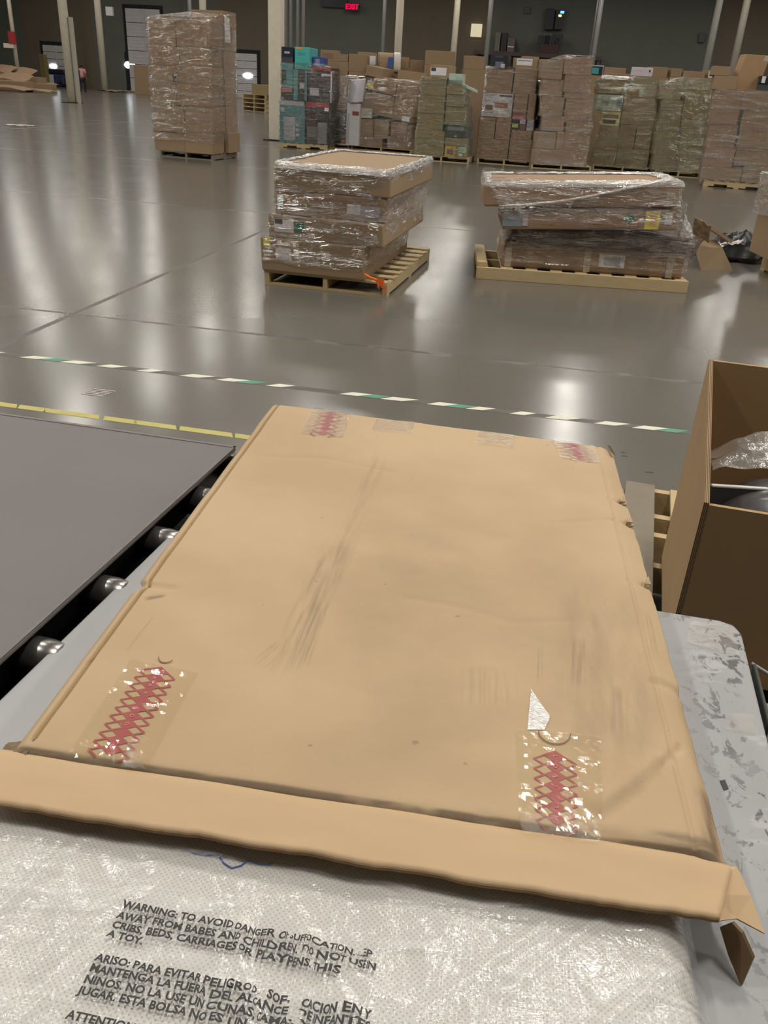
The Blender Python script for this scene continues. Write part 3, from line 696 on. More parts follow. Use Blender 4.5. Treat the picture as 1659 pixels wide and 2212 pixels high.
# --- pallet of retail boxes beside the square column
c = C(9.218, 600, 90)
stack((604, 318), (707, 325), 1.05, 'the teal box pallet', [
  bx(c, 'left', 30, 540, 1180, 1955, mat=TEALD, name='retail_box', cat='box', tape=False, label='big faded teal box at the bottom left, next to the square column',
     decals=[(P_, .04, .96, .90, .99, GREYP), (P_, .16, .62, .06, .62, plain('fan_grey', (.42, .44, .48), .5)), (P_, .65, .78, .40, .47, GREYP), (P_, .65, .78, .28, .35, GREYP), (P_, .65, .78, .16, .23, GREYP), (P_, .05, .2, .74, .84, GREYP)]),
  bx(c, 'right', 550, 1030, 1200, 1965, mat=plain('black_box', (.03, .027, .028), .35), name='retail_box', cat='box', tape=False, label='lower black box with a red top band and grey product picture',
     decals=[(P_, .02, .98, .88, .985, RED), (P_, .05, .42, .40, .86, plain('dark_maroon', (.06, .025, .02), .4)), (P_, .52, .9, .02, .52, plain('kettle_grey', (.22, .22, .25), .4)), (P_, .06, .5, .16, .42, plain('pan_grey', (.16, .16, .18), .4)), (P_, .8, .97, .80, .88, LABEL)]),
  bx(c, 'left', 60, 300, 905, 1180, mat=CHAR, name='retail_box', cat='box', tape=False, label='small dark box with a pink label above the big teal box', decals=[(P_, .05, .95, .65, .98, PINK)]),
  bx(c, 'middle', 305, 590, 545, 1180, mat=plain('dark_green_box', (.04, .06, .06), .35), name='retail_box', cat='box', tape=False, label='narrow dark box with a teal stripe between teal and black boxes',
     decals=[(P_, .0, .3, .02, .98, TEAL), (P_, .45, .8, .40, .58, GREYP), (P_, .82, .98, .02, .98, TEALD)]),
  bx(c, 'right', 600, 1085, 505, 1195, mat=plain('black_box_worn', (.035, .028, .032), .35), name='retail_box', cat='box', tape=False, label='upper black box with a red top band and pale picture',
     decals=[(P_, .02, .98, .91, .99, RED), (P_, .06, .45, .18, .40, GREYP), (P_, .55, .95, .75, .82, GREYP), (P_, .3, .95, .5, .70, plain('plum', (.07, .04, .05), .4)), (P_, .93, .99, .0, .9, GREYP)]),
  bx(c, 'left', 62, 300, 420, 900, mat=TEAL, name='retail_box', cat='box', tape=False, label='bright teal box with a dark picture, midway up beside the square column', decals=[(P_, .02, .42, .12, .72, plain('fan_dark', (.03, .06, .07), .4))]),
  bx(c, 'left', 65, 315, 100, 400, mat=NAVY, name='retail_box', cat='box', tape=False, label='navy box with pale lettering at the top left of the teal pallet', decals=[(P_, .25, .7, .58, .72, GREYP), (P_, .05, .95, .05, .35, CHAR)]),
  bx(c, 'middle', 330, 640, 105, 530, mat=AQUA, name='retail_box', cat='box', tape=False, label='bright aqua box standing on top of the teal pallet', decals=[(P_, .2, .7, .62, .75, TEAL), (P_, .1, .5, .9, 1.0, ORANGE)]),
  bx(c, 'right', 640, 850, 290, 500, mat=BLUE, name='retail_box', cat='box', tape=False, label='small blue box with a violet disc on the upper black box', decals=[(P_, .25, .7, .2, .8, plain('lilac_print', (.35, .33, .55), .5))], y=.3),
], WRAP_FAR, pal=.13, film_label='clear film wound around the pallet of teal and black retail boxes', film_top=-.35, pal_along=True, pal_label='pale yellow pallet under the teal and black retail boxes', group='retail boxes beside the square column')

# --- brown stack behind it, with dark boxes below
stack((714, 319), (792, 324), 1.0, 'the stack behind the teal pallet', [
  bx(c, 'left', 1040, 1360, 1690, 1960, mat=plain('charcoal_box', (.028, .03, .034), .4), name='retail_box', cat='box', tape=False, what='dark box', decals=[(P_, .6, .95, .3, .7, CHAR), (P_, .7, .95, .03, .2, PINK)]),
  bx(c, 'left', 1050, 1360, 1370, 1690, mat=CHAR, name='retail_box', cat='box', tape=False, what='dark pictured box', decals=[(P_, .1, .35, .1, .85, plain('smoke_print', (.16, .17, .19), .5)), (P_, .62, .95, .1, .85, plain('smoke_print_b', (.2, .2, .2), .5))]),
  bx(c, 'left', 1100, 1365, 1120, 1370, what='brown carton'), bx(c, 'left', 1110, 1370, 980, 1120),
  bx(c, 'left', 1200, 1400, 690, 980), bx(c, 'left', 1205, 1400, 400, 690), bx(c, 'left', 1210, 1400, 250, 400),
  bx(c, 'right', 1400, 1760, 1300, 1960), bx(c, 'right', 1400, 1760, 980, 1300), bx(c, 'right', 1400, 1760, 600, 980), bx(c, 'right', 1400, 1760, 245, 600),
], WRAP_FAR, film_top=-.5)
# box on top with dark lettering
c = C(9.218, 600, 90)
def back_box(u0, u1, vb, vt, y, label, mat=None, d=.6, decals=(), tape=False, name='carton', cat='carton', base=None, group='cartons showing over the front row', **kw):
    """a carton in the second row: it stands on a taller base carton that the front row mostly hides."""
    L = Vector((0, y, 0)); n = Vector((0, 1, 0))
    um = (u0 + u1) / 2; a, e = on_plane(u0, (vb + vt) / 2, L, n).x, on_plane(u1, (vb + vt) / 2, L, n).x
    zb, zt = on_plane(um, vb, L, n).z, on_plane(um, vt, L, n).z
    return carton((a, y, zb), Vector((1, 0, 0)), Vector((0, 1, 0)), e - a, d, zt - zb, mat or KRAFT, label, cat, group, name=name, tape=tape, decals=decals, **kw)
def back_base(u0, u1, vt, y, label, pal=True, mat=None, d=1.0):
    L = Vector((0, y, 0)); n = Vector((0, 1, 0)); a, e = on_plane(u0, vt, L, n).x, on_plane(u1, vt, L, n).x
    zt = on_plane((u0 + u1) / 2, vt, L, n).z
    return carton((a, y, 0), Vector((1, 0, 0)), Vector((0, 1, 0)), e - a, d, zt - .002, mat or KRAFT, label, 'carton', 'tall base cartons of the second row', tape=False)

# --- leaning stack with the white tall box
c = C(9.218, 750, 100)
L0 = at(758, 322); R0 = at(888, 333); lx = (R0 - L0).normalized(); ly = Vector((-lx.y, lx.x, 0)); lW = (R0 - L0).length
pallet(L0, lx, ly, lW, 1.0, .10, 'wooden pallet under the leaning stack')
def lsz(x, y): q = on_plane(750 + x / 9.218, 100 + y / 9.218, L0, ly); return (q - L0).dot(lx), q.z
lean_lv = []
def lean(x0, x1, y0, y1, label, tilt=0.0, mat=None, d=.95, y=0.0, z=None, cat='carton', name='carton', decals=(), film=True, tape=False):
    a, e = lsz(x0, (y0 + y1) / 2)[0], lsz(x1, (y0 + y1) / 2)[0]; zb, zt = lsz((x0 + x1) / 2, y1)[1], lsz((x0 + x1) / 2, y0)[1]
    if z is not None: zb = z
    w = e - a; zc_ = zb - math.tan(tilt) * w / 2
    o = carton(L0 + lx * (a + .004) + ly * y + Vector((0, 0, zc_)), lx, ly, (w - .008) / math.cos(tilt), d, zt - zb - .004, mat or KRAFT, label, cat, 'boxes of the leaning stack', name=name, tilt=tilt, decals=decals, tape=tape)
    if film: lean_lv.append((zb, zt, a, e, y, y + d))
    return zt
SL = ' in the leaning stack'
zt1 = lean(130, 700, 1810, 2085, 'bulging wide carton at the bottom left of the leaning stack', z=.10)
zt2 = lean(790, 1235, 1800, 2090, 'square carton at the bottom right of the leaning stack', z=.10)
a = lean(235, 520, 1440, 1810, 'left carton of the second tier in the leaning stack', z=zt1)
b2 = lean(530, 825, 1470, 1810, 'middle carton of the second tier in the leaning stack', z=zt1)
c2 = lean(865, 1200, 1510, 1800, 'right carton of the second tier in the leaning stack', z=zt2)
TL = -.145
zs = max(a, b2, c2)
lean(510, 1290, 1300, 1440, 'thin sloping carton slab halfway up the leaning stack', tilt=TL, decals=[('shipping_label', .75, .94, .1, .75, LABEL)])
lean(285, 905, 935, 1290, 'large sloping carton, left of the upper half of the leaning stack', tilt=TL)
lean(915, 1345, 1020, 1370, 'sloping carton at the right of the middle tier of the leaning stack', tilt=TL)
lean(515, 955, 620, 935, 'sloping carton at the top left of the leaning stack', tilt=TL)
lean(965, 1405, 690, 1050, 'sloping carton at the top right corner of the leaning stack', tilt=TL)
lean(360, 505, 690, 950, 'small carton with a yellow label at the left of the leaning stack', tilt=TL, decals=[('shipping_label', .1, .95, .55, .85, YELLOW), (P_, .1, .95, .1, .4, CHAR)])
lean(355, 690, 400, 610, 'crumpled wrapped carton on the upper left of the leaning stack', tilt=TL)
Z = .10
white_box = lean(15, 270, 1135, 1975, 'tall narrow white box standing left of the leaning stack', mat=WHITE, d=.45, y=-.12, cat='box', name='retail_box', film=False, z=.10, decals=[('red_logo', .45, .98, .72, .82, plain('dusty_red', (.34, .10, .09), .5)), (P_, .0, .25, .05, .75, GREYP)])
lean(280, 500, 1235, 1430, 'white box end sticking out beside the tall white box', mat=plain('offwhite_card', (.55, .54, .48), .6), d=.5, y=-.02, cat='box', name='retail_box', film=False)
m = MB()
sa, za = lsz(70, 1120)
def bagpt(u, v):
    s, z = lsz(20 + 300 * u + 60 * v, 1125 - 470 * v); s2 = s
    return L0 + lx * s2 - ly * (.02 + .16 * math.sin(math.pi * u) * (1 - .6 * v)) + Vector((0, 0, z + .05 * n3(u * 4, v * 4, 3)))
m.grid(bagpt, 16, 18)
tag(m.build('white_bag', plain('white_poly', (.60, .58, .64), .3), smooth=True, solid=.004), 'crumpled white plastic bag draped above the tall white box', 'bag')
lv = []
for z, s0, s1 in ((.12, .05, 1.0), (.6, .1, .97), (1.0, .1, 1.0), (1.35, .14, 1.04), (1.75, .2, 1.1)):
    lv.append((z, s0 * lW, s1 * lW, 0, .95))
wrap_shell('stretch_wrap', L0, lx, ly, lv, WRAP_FAR, 'clear stretch film wound around the leaning stack', seed=21, amp=.03, rim=.03, group='stretch film around the stacks')

# --- olive stack with the orange label
c = C(8.506, 890, 100)
stack((893, 345), (1012, 354), 1.05, 'the orange-label olive stack', [
  bx(c, 'left', 40, 590, 1545, 2060), bx(c, 'left', 95, 575, 1235, 1545), bx(c, 'left', 110, 600, 905, 1235), bx(c, 'left', 150, 620, 705, 905), bx(c, 'left', 165, 630, 575, 705),
  bx(c, 'right', 595, 1005, 1830, 2070, decals=[('orange_label', .0, .48, .02, .98, ORANGE), (P_, .1, .4, .2, .7, BROWN), ('mint_label', .62, .97, .45, .95, MINT), ('shipping_label', .64, .82, .08, .34, LABEL)], label='carton with a big orange label at the bottom right of the olive stack'),
  bx(c, 'right', 600, 1020, 1690, 1830), 
  bx(c, 'right', 600, 1010, 1440, 1690, mat=plain('slate_box', (.045, .055, .06), .35), name='retail_box', cat='box', tape=False, label='dark slate box with pale print in the olive stack', decals=[(P_, .1, .85, .55, .85, plain('slate_print', (.2, .23, .24), .4)), (P_, .45, .55, .1, .2, GREYP)]),
  bx(c, 'right', 600, 995, 1110, 1440), bx(c, 'right', 620, 960, 890, 1110), bx(c, 'right', 635, 965, 715, 890),
  bx(c, 'top', 325, 650, 500, 590, label='flat carton lid under the windowed box on the olive stack', nofilm=True),
  bx(c, 'top', 325, 690, 340, 545, nofilm=True, label='carton with a white printed window on top of the olive stack', decals=[(P_, .02, .85, .2, .8, LABEL), (P_, .05, .3, .5, .78, CHAR)]),
  bx(c, 'top right', 665, 935, 500, 715, mat=MINT, name='retail_box', cat='box', tape=False, nofilm=True, label='pale mint carton on the top right of the olive stack', d=.5, decals=[(P_, .5, .95, .25, .7, plain('mint_shade', (.42, .52, .45), .5)), (P_, .0, 1., .0, .45, plain('olive_shade', (.26, .30, .24), .5))]),
], WRAP_GREEN, default=KRAFT_GREEN, film_top=.0, pal_label='yellow pine pallet under the olive stack')
# loose plank of mint card poking out
q = on_plane(990, 183, at(893, 345) , Vector((0, 1, 0)))
m = MB(); m.box(Vector((q.x, q.y - .05, q.z)), Vector((.48, .1, -.16)), Vector((0, .12, 0)), Vector((0, 0, .07)))
tag(m.build('foam_strip', MINT, bevel=.01), 'pale mint strip sticking out to the right of the olive stack', 'strip')

# --- stack with the food picture box
c = C(8.193, 1020, 100)
stack((1030, 352), (1146, 361), 1.05, 'the stack with the food picture', [
  bx(c, 'left', 75, 640, 1640, 2060), bx(c, 'right', 645, 1045, 1645, 2075),
  bx(c, 'left', 110, 405, 1250, 1640), bx(c, 'middle', 410, 680, 1260, 1640, label='brown carton below the food picture box, right of its neighbour'),
  bx(c, 'right', 685, 1060, 1490, 1645),
  bx(c, 'right', 690, 955, 1185, 1490, mat=plain('dusky_pink', (.20, .08, .09), .45), name='retail_box', cat='box', tape=False, label='colourful box with blue and green patches right of the food picture', decals=[(P_, .02, .62, .05, .62, NAVY), (P_, .08, .5, .15, .38, plain('lime', (.4, .5, .12), .5)), (P_, .05, .9, .66, .85, PINK), (P_, .6, .98, .4, .65, GREYP)]),
  bx(c, 'far right', 960, 1090, 1300, 1490, mat=plain('silver_box', (.42, .44, .48), .35), name='retail_box', cat='box', tape=False, label='small silvery box at the right edge of the food picture stack'),
  bx(c, 'left', 170, 715, 830, 1250, mat=plain('poster_white', (.60, .58, .62), .5), name='retail_box', cat='box', tape=False, label='white box printed with a pan and bowl of food',
     decals=[(P_, .08, .4, .86, .94, GREYP), (P_, .55, .97, .88, .94, CHAR), ('pan_print', .40, .82, .17, .40, plain('pan_white', (.75, .74, .70), .4)), ('food_print', .42, .85, .40, .62, BROWN), ('food_print', .55, .72, .46, .54, PINK), ('bowl_print', .12, .36, .30, .50, plain('wok_brown', (.22, .15, .09), .5)), ('emblem', .06, .14, .13, .22, GREYP)]),
  bx(c, 'right', 725, 975, 840, 1185), bx(c, 'far right', 980, 1115, 840, 1300),
  bx(c, 'left', 215, 715, 385, 830), bx(c, 'right', 725, 1145, 390, 840),
  bx(c, 'top', 315, 640, 155, 385, mat=plain('ink_box', (.02, .024, .032), .35), name='retail_box', cat='box', tape=False, nofilm=True, label='black box with blue-grey print on top of the food picture stack', d=.6, decals=[(P_, .25, .7, .82, .95, CHAR), (P_, .3, .75, .05, .5, plain('blue_grey', (.15, .18, .24), .4)), (P_, .62, .85, .0, .35, GREYP)]),
  bx(c, 'top', 695, 1145, 200, 395, nofilm=True, label='carton with a wide white label on top of the food picture stack', d=.6, decals=[('shipping_label', .15, .78, .3, .95, LABEL), (P_, .2, .75, .72, .8, plain('blue_line', (.2, .22, .4), .5))], y=.25),
], WRAP_FAR, film_top=.0)

# --- plain stack right of it
c = C(8.194, 1140, 110)
stack((1147, 363), (1276, 371), 1.05, 'the pale-topped plain stack', [
  bx(c, 'left', 60, 1060, 1745, 2045, label='very wide carton at the foot of the plain stack'),
  bx(c, 'left', 105, 500, 1430, 1745), bx(c, 'middle', 508, 640, 1430, 1745), bx(c, 'right', 648, 1125, 1255, 1745),
  bx(c, 'left', 240, 645, 1165, 1430), bx(c, 'left', 225, 640, 810, 1165), bx(c, 'right', 655, 1150, 860, 1255), bx(c, 'right', 645, 1150, 735, 860),
  bx(c, 'left', 220, 630, 500, 810), bx(c, 'right', 640, 1110, 425, 735), bx(c, 'left', 220, 630, 150, 500), bx(c, 'right', 640, 1140, 110, 425),
], WRAP_FAR, film_top=.03, pal=.11, pal_label='pine pallet behind the low sofa-box pallet, right of the food picture')
# --- stack with the white bag
c = C(8.506, 1270, 130)
stack((1279, 366), (1409, 376), 1.05, 'the stack with the white bag', [
  bx(c, 'left', 60, 500, 1590, 1970), bx(c, 'right', 510, 1120, 1630, 1970),
  bx(c, 'left', 180, 545, 1205, 1590), bx(c, 'middle', 552, 868, 1180, 1630), bx(c, 'right', 875, 1180, 1190, 1630),
  bx(c, 'left', 240, 592, 950, 1205, mat=plain('cream_yellow', (.62, .55, .25), .5), name='retail_box', cat='box', tape=False, label='yellow box with a brown food picture in the white bag stack', decals=[('food_print', .08, .92, .55, .82, BROWN), ('pan_print', .08, .92, .44, .54, plain('spoon_cream', (.7, .62, .45), .4)), ('food_print', .12, .8, .16, .44, plain('dark_pot', (.07, .05, .035), .5))]),
  bx(c, 'right', 600, 1280, 950, 1190),
  bx(c, 'left', 112, 640, 612, 950, mat=plain('grey_white_bag', (.50, .54, .51), .35), name='wrapped_parcel', cat='parcel', tape=False, bev=.06, label='rounded white plastic parcel with grey print in the stack', decals=[(P_, .25, .52, .32, .58, plain('grey_print', (.2, .23, .21), .5)), (P_, .80, .98, .35, .8, plain('blue_grey_print', (.24, .27, .36), .5)), (P_, .60, .68, .2, .6, GREYP)]),
  bx(c, 'right', 645, 1300, 690, 950), bx(c, 'right', 700, 1310, 490, 690, decals=[('shipping_label', .40, .52, .1, .9, plain('dull_label', (.5, .48, .38), .5))]),
  bx(c, 'left', 115, 680, 380, 612), bx(c, 'right', 825, 1310, 300, 490), bx(c, 'left', 285, 815, 240, 380),
  bx(c, 'top', 790, 1200, 130, 302, mat=plain('pinkish_white', (.66, .58, .62), .5), name='retail_box', cat='box', tape=False, nofilm=True, label='white box end with a small dark mark atop the white bag stack', d=.5, decals=[('emblem', .82, .9, .5, .75, INK), (P_, .12, .5, .6, .66, GREYP)]),
], WRAP_GREEN, default=KRAFT, film_top=-.05)
# --- green-tinted plain stack
c = C(8.506, 1400, 140)
stack((1413, 379), (1516, 386), 1.05, 'the dull olive stack', [
  bx(c, 'left', 75, 530, 1655, 2000), bx(c, 'right', 535, 960, 1620, 2000), bx(c, 'left', 115, 560, 1225, 1655), bx(c, 'right', 570, 1040, 1185, 1620),
  bx(c, 'left', 155, 590, 1035, 1225), bx(c, 'right', 598, 1070, 1000, 1185), bx(c, 'left', 235, 625, 645, 1035), bx(c, 'right', 635, 1130, 590, 1000),
  bx(c, 'left', 220, 630, 305, 645), bx(c, 'right', 640, 1165, 240, 590),
], WRAP_GREEN, default=KRAFT_GREEN, film_top=.0, pal_label='shaded pine pallet under the dull olive stack')
# --- pale-wrapped stack at the far right
c = C(6.912, 1500, 100)
stack((1518, 402), (1662, 414), 1.1, 'the pale-wrapped stack at far right', [
  bx(c, 'left', 90, 700, 1805, 2075), bx(c, 'right', 705, 1120, 1800, 2085),
  bx(c, 'left', 130, 595, 1505, 1805), bx(c, 'right', 600, 1130, 1525, 1800), bx(c, 'left', 190, 630, 1165, 1505), bx(c, 'right', 640, 1140, 1275, 1525),
  bx(c, 'left', 250, 690, 650, 1165), bx(c, 'right', 698, 1150, 960, 1275), bx(c, 'right', 705, 1160, 660, 960),
  bx(c, 'top', 270, 640, 440, 650, nofilm=True, label='wrapped pinkish carton on the top left of the pale-wrapped stack'), bx(c, 'top', 250, 545, 295, 440, nofilm=True, label='carton behind the leaning plain carton at far right'),
  bx(c, 'top right', 940, 1130, 560, 660, mat=CHAR, tape=False, nofilm=True, label='dark grey flat item atop the far right stack', name='retail_box', cat='box'),
  bx(c, 'top right', 960, 1130, 440, 560, mat=BLACK, tape=False, nofilm=True, label='black item with a white tag atop the far right stack', name='retail_box', cat='box', decals=[('shipping_label', .25, .6, .1, .95, LABEL)]),
], WRAP_PALE, film_top=.0, pal=.14, pal_along=True, pal_label='pale pallet with dark notches under the far right stack')
Lq = at(1518, 402); nq = Vector((0, 1, 0)); a0 = on_plane(1586, 195, Lq, nq); a1 = on_plane(1639, 195, Lq, nq); zt = on_plane(1620, 117, Lq, nq).z
carton(Vector((a0.x, Lq.y + .1, a0.z)), Vector((1, 0, 0)), Vector((0, 1, 0)), (a1 - a0).x, .35, zt - a0.z, plain('fresh_kraft', (.42, .27, .14), .75), 'big plain upright carton leaning on top of the far right stack', 'carton', None, skew=.12, tape=False, decals=[('shipping_label', .78, .99, .84, .99, plain('faint_label', (.5, .45, .42), .5))])

# --- second row: what shows over the first
Y2 = 25.6
n_ = Vector((0, 1, 0))
items = [
 (692, 732, 133, 108.5, 'tan carton with dark lettering above the teal pallet', dict(decals=[(P_, .12, .7, .25, .75, BROWN)])),
 (772, 812, 141, 113, 'low carton behind the brown stack with a white end', dict(decals=[('white_end', .45, .98, .05, .75, LABEL)])),
 (866, 884, 148, 124, 'narrow brown carton right of the white-wrapped bundle', {}),
 (885, 915, 150, 130, 'brown carton second to the right of the white-wrapped bundle', {}),
 (919, 984, 142, 110, 'large wrapped carton rising behind the olive stack', {}),
 (1003, 1046, 150, 121, 'brown carton behind, left of the black box on the food picture stack', {}),
 (1130, 1163, 150, 122, 'brown carton between the food picture stack and the plain stack', {}),
 (1278, 1304, 163, 141, 'black box with a teal disc at the left of the white bag stack', dict(mat=BLACK, name='retail_box', cat='box', decals=[('teal_disc', .04, .6, .15, .75, TEAL), (P_, .0, 1., .9, 1., GREYP), (P_, .9, 1., .0, .9, plain('slate_blue', (.2, .26, .32), .5))])),
 (1305, 1352, 165, 146, 'flat brown carton behind the top of the white bag stack', {}),
 (1408, 1442, 167, 145, 'brown carton just right of the white box end', {}),
 (1449, 1473, 166, 148, 'small brown carton alone above the dull olive stack', {}),
 (1475, 1523, 170, 154, 'long low carton at the right above the dull olive stack', {}),
 (1530, 1560, 172, 152, 'brown carton with a small white tag behind the far right stack', dict(decals=[('shipping_label', .0, .35, .2, .9, LABEL)])),
]
for i, (u0, u1, vb, vt, lab, kw) in enumerate(items):
    yy = Y2 if u0 > 900 else 26.2
    back_base(u0 - 2, u1 + 2, vb, yy - .02, 'tall brown base carton under the ' + ' '.join(lab.split()[:9]))
    back_box(u0, u1, vb, vt, yy, lab, **kw)
# long sloping slab carton and the white-wrapped bundle
L = Vector((0, 24.9, 0)); a = on_plane(858, 165, L, n_); e = on_plane(921, 165, L, n_); zb, zt = on_plane(890, 176, L, n_).z, on_plane(890, 152, L, n_).z
carton((a.x - .1, 24.9, 0), Vector((1, 0, 0)), Vector((0, 1, 0)), e.x - a.x + .1, .6, zb - .06, KRAFT, 'tall carton standing behind the right half of the leaning stack', 'carton', 'tall base cartons of the second row', tape=False)
carton((a.x, 24.9, zb), Vector((1, 0, 0)), Vector((0, 1, 0)), e.x - a.x, .6, zt - zb, KRAFT, 'long sloping brown carton right of the white-wrapped bundle', 'carton', None, tilt=-.07, tape=False)
L = Vector((0, 25.4, 0)); a = on_plane(815, 135, L, n_); e = on_plane(866, 135, L, n_); zb, zt = on_plane(840, 158, L, n_).z, on_plane(840, 111, L, n_).z
carton((a.x - .05, 25.4, 0), Vector((1, 0, 0)), Vector((0, 1, 0)), e.x - a.x + .1, .8, zb - .003, KRAFT, 'tall brown carton under the white-wrapped bundle', 'carton', 'tall base cartons of the second row', tape=False)
r = root('wrapped_bundle', ((a.x + e.x) / 2, 25.8, zb), 'rounded brown bundle with a white wrapped end and blue mark', 'bundle')
def barrel(x0, x1, dz):
    def f(u, v):
        t = 2 * math.pi * u; k = .5 + .5 * math.tanh(6 * math.sin(math.pi * v))
        return ((a.x + (e.x - a.x) * (x0 + (x1 - x0) * v)), 25.8 + .34 * math.copysign(abs(math.cos(t)) ** .6, math.cos(t)) * k, zb + (zt - zb) * .5 + ((zt - zb) * .5 + dz) * math.copysign(abs(math.sin(t)) ** .6, math.sin(t)) * (k if x1 > .9 else 1))
    return f
m = MB(); m.grid(barrel(0, .74, -.02), 24, 8, closed_u=True); m.face([barrel(0, .74, -.02)(k / 24, 0) for k in range(24)]); m.build('carton_body', KRAFT, r, smooth=False)
m = MB(); m.grid(barrel(.66, 1.0, 0.0), 24, 10, closed_u=True); m.build('white_film', plain('white_film', (.66, .62, .56), .35), r, smooth=True)
m = MB(); px = a.x + .42 * (e.x - a.x); m.box((px, 25.44, zb + .12), (.13, 0, 0), (0, .02, 0), (.03, 0, .26)); m.build('blue_mark', BLUE, r)
# thin white tags and drips seen above the stacks are left to the film

# far pallets behind the tall stack and the box on them
PB = at(526, 239); PBr = at(574, 243); exb = (PBr - PB).normalized(); eyb = Vector((-exb.y, exb.x, 0)); hh = (PBr - PB).length
nb = on_plane(550, 204, PB, eyb).z / 4
LB = ['lowest pallet of the empty pile behind the tall lone stack', 'second lowest pallet of the empty pile behind the tall stack', 'third pallet up in the empty pile behind the tall stack', 'topmost pallet of the empty pile behind the tall stack']
for k in range(4): pallet(PB + Vector((0, 0, nb * k)) + exb * random.uniform(-.05, .05), exb, eyb, hh, 1.2, nb - .002, LB[k], group='empty pallets piled behind the tall stack')
q0_, q1_ = on_plane(541, 195, PB, eyb), on_plane(592, 195, PB, eyb)
carton(PB + exb * (q0_ - PB).dot(exb) + eyb * .1 + Vector((0, 0, nb * 4)), exb, eyb, (q1_ - q0_).length, .9, on_plane(560, 183, PB, eyb).z - nb * 4, plain('ochre_carton', (.30, .23, .11), .75), 'ochre carton lying on the pile of empty pallets', 'carton', None)

# ------------------------------------------------------------------ the two low pallets of long furniture boxes
A = at(572, 614); B_ = at(835, 643)
S1 = 'the low pallet with the orange ribbon'
lab4 = [plain('label_white_b', (.70, .70, .74), .45, var=.04)]
wx = (B_ - A).normalized(); wy = Vector((-wx.y, wx.x, 0)); wW = (B_ - A).length
pallet(A, wx, wy, wW, 1.92, .125, 'clean pine pallet under four long cartons, with an orange ribbon at its corner', group=None, ndeck=9)
def long_carton(u0, u1, vb, vt, zb, y, d, label, decals=()):
    def sz(u, v): q = on_plane(u, v, A + wy * y, wy); return (q - A).dot(wx), q.z
    s0, s1 = sz(u0, (vb + vt) / 2)[0], sz(u1, (vb + vt) / 2)[0]; zt = sz((u0 + u1) / 2, vt)[1]
    carton(A + wx * s0 + wy * y + Vector((0, 0, zb)), wx, wy, s1 - s0, d, zt - zb - .002, KRAFT, label, 'carton', 'long cartons on the low pallet with the orange ribbon', bev=.015, jit=.008, tape=False, decals=decals)
    return zt, s0, s1
SL_ = 'shipping_label'
z1, a1, b1 = long_carton(563, 787, 593, 522, .125, -.03, 1.72, 'lowest of four long cartons, shifted left on the orange-ribbon pallet', [(SL_, .15, .30, .38, .72, LABEL), ('yellow_label', .03, .10, .74, .98, YELLOW)])
z2, a2, b2_ = long_carton(580, 828, 524, 473, z1, -.02, 1.75, 'second of four long cartons, with white and green labels', [(SL_, .055, .225, .28, .80, LABEL), (P_, .06, .13, .62, .82, CHAR), ('green_label', .235, .32, .34, .80, GREENL)])
z3, a3, b3_ = long_carton(592, 834, 466, 418, z2, 0.0, 1.75, 'third of four long cartons, with a pale blue mark at its left', [(SL_, .66, .78, .26, .66, LABEL), (P_, .78, .95, .2, .62, plain('bluish_label', (.42, .42, .52), .5)), (P_, .02, .075, .35, .78, plain('pale_mint', (.5, .6, .58), .5))])
z4, a4, b4 = long_carton(592, 844, 415, 362, z3, -.01, 1.82, 'topmost of four long cartons on the orange-ribbon pallet', [])
wrap_shell('stretch_wrap', A, wx, wy, [(.20, a1, b1, -.03, 1.69), (z1, a1 + .02, b1 + .03, -.03, 1.70), (z1 + .02, a2, b2_ - .02, -.02, 1.72), (z2, a2, b2_, -.02, 1.73), (z2 + .03, a3, b3_, 0, 1.74), (z3, a3, b3_, 0, 1.75), (z4 - .03, a4, b4, -.01, 1.81), (z4 + .004, a4, b4, -.01, 1.81)],
           WRAP, 'clear glossy film round the four long cartons of the orange-ribbon pallet', n=140, rows=40, off=.012, amp=.02, sc=4, seed=40, group='film on the low pallets')
def rim_film(name, base, ex, ey, s0, s1, y0, y1, z, wid, label, tilt=0.0, seed=0, wid_r=None):
    """the bunched edge of film lying over the rim of a top carton."""
    m = MB(); N = 110; pts = fillet_rect(s0, s1, y0, y1, N, .04); cen = Vector(((s0 + s1) / 2, (y0 + y1) / 2)); rings = []
    for f, dz in ((-.022, -.035), (-.018, -.010), (.0, .010), (.3, .018), (.65, .014), (1.0, .006)):
        for i, p in enumerate(pts):
            k = .5 + .9 * abs(noise.noise(Vector((p.x * 3 + seed, p.y * 3, 0)))) + .4 * abs(noise.noise(Vector((p.x * 11, p.y * 11, seed))))
            wv = wid
            if wid_r: wv = wid + (wid_r - wid) * max(0, (p.x - s0) / (s1 - s0) * 3 - 2)
            ins = Vector((min(max(p.x, s0 + wv * k), s1 - wv * k), min(max(p.y, y0 + wv * k), y1 - wv * k)))
            q = p + (ins - p) * f if f > 0 else p + (p - cen).normalized() * (-f)
            zz = z + q.x * math.tan(tilt) + dz + .016 * abs(noise.noise(Vector((q.x * 14, q.y * 14, f * 3 + seed)))) * (1 if f > -.01 else .2)
            m.v.append(base + ex * q.x + ey * q.y + Vector((0, 0, zz)))
    for j in range(5):
        for i in range(N): m.f.append([j * N + i, j * N + (i + 1) % N, (j + 1) * N + (i + 1) % N, (j + 1) * N + i]); m.m.append(0)
    return tag(m.build(name, WRAP_RIM, loc=base + ex * cen.x + ey * cen.y + Vector((0, 0, z))), label, 'plastic wrap', 'film on the low pallets')
rim_film('film_edge', A, wx, wy, a4, b4, -.01, 1.81, z4, .06, 'bunched white film edge over the topmost carton of the orange-ribbon pallet', seed=2)
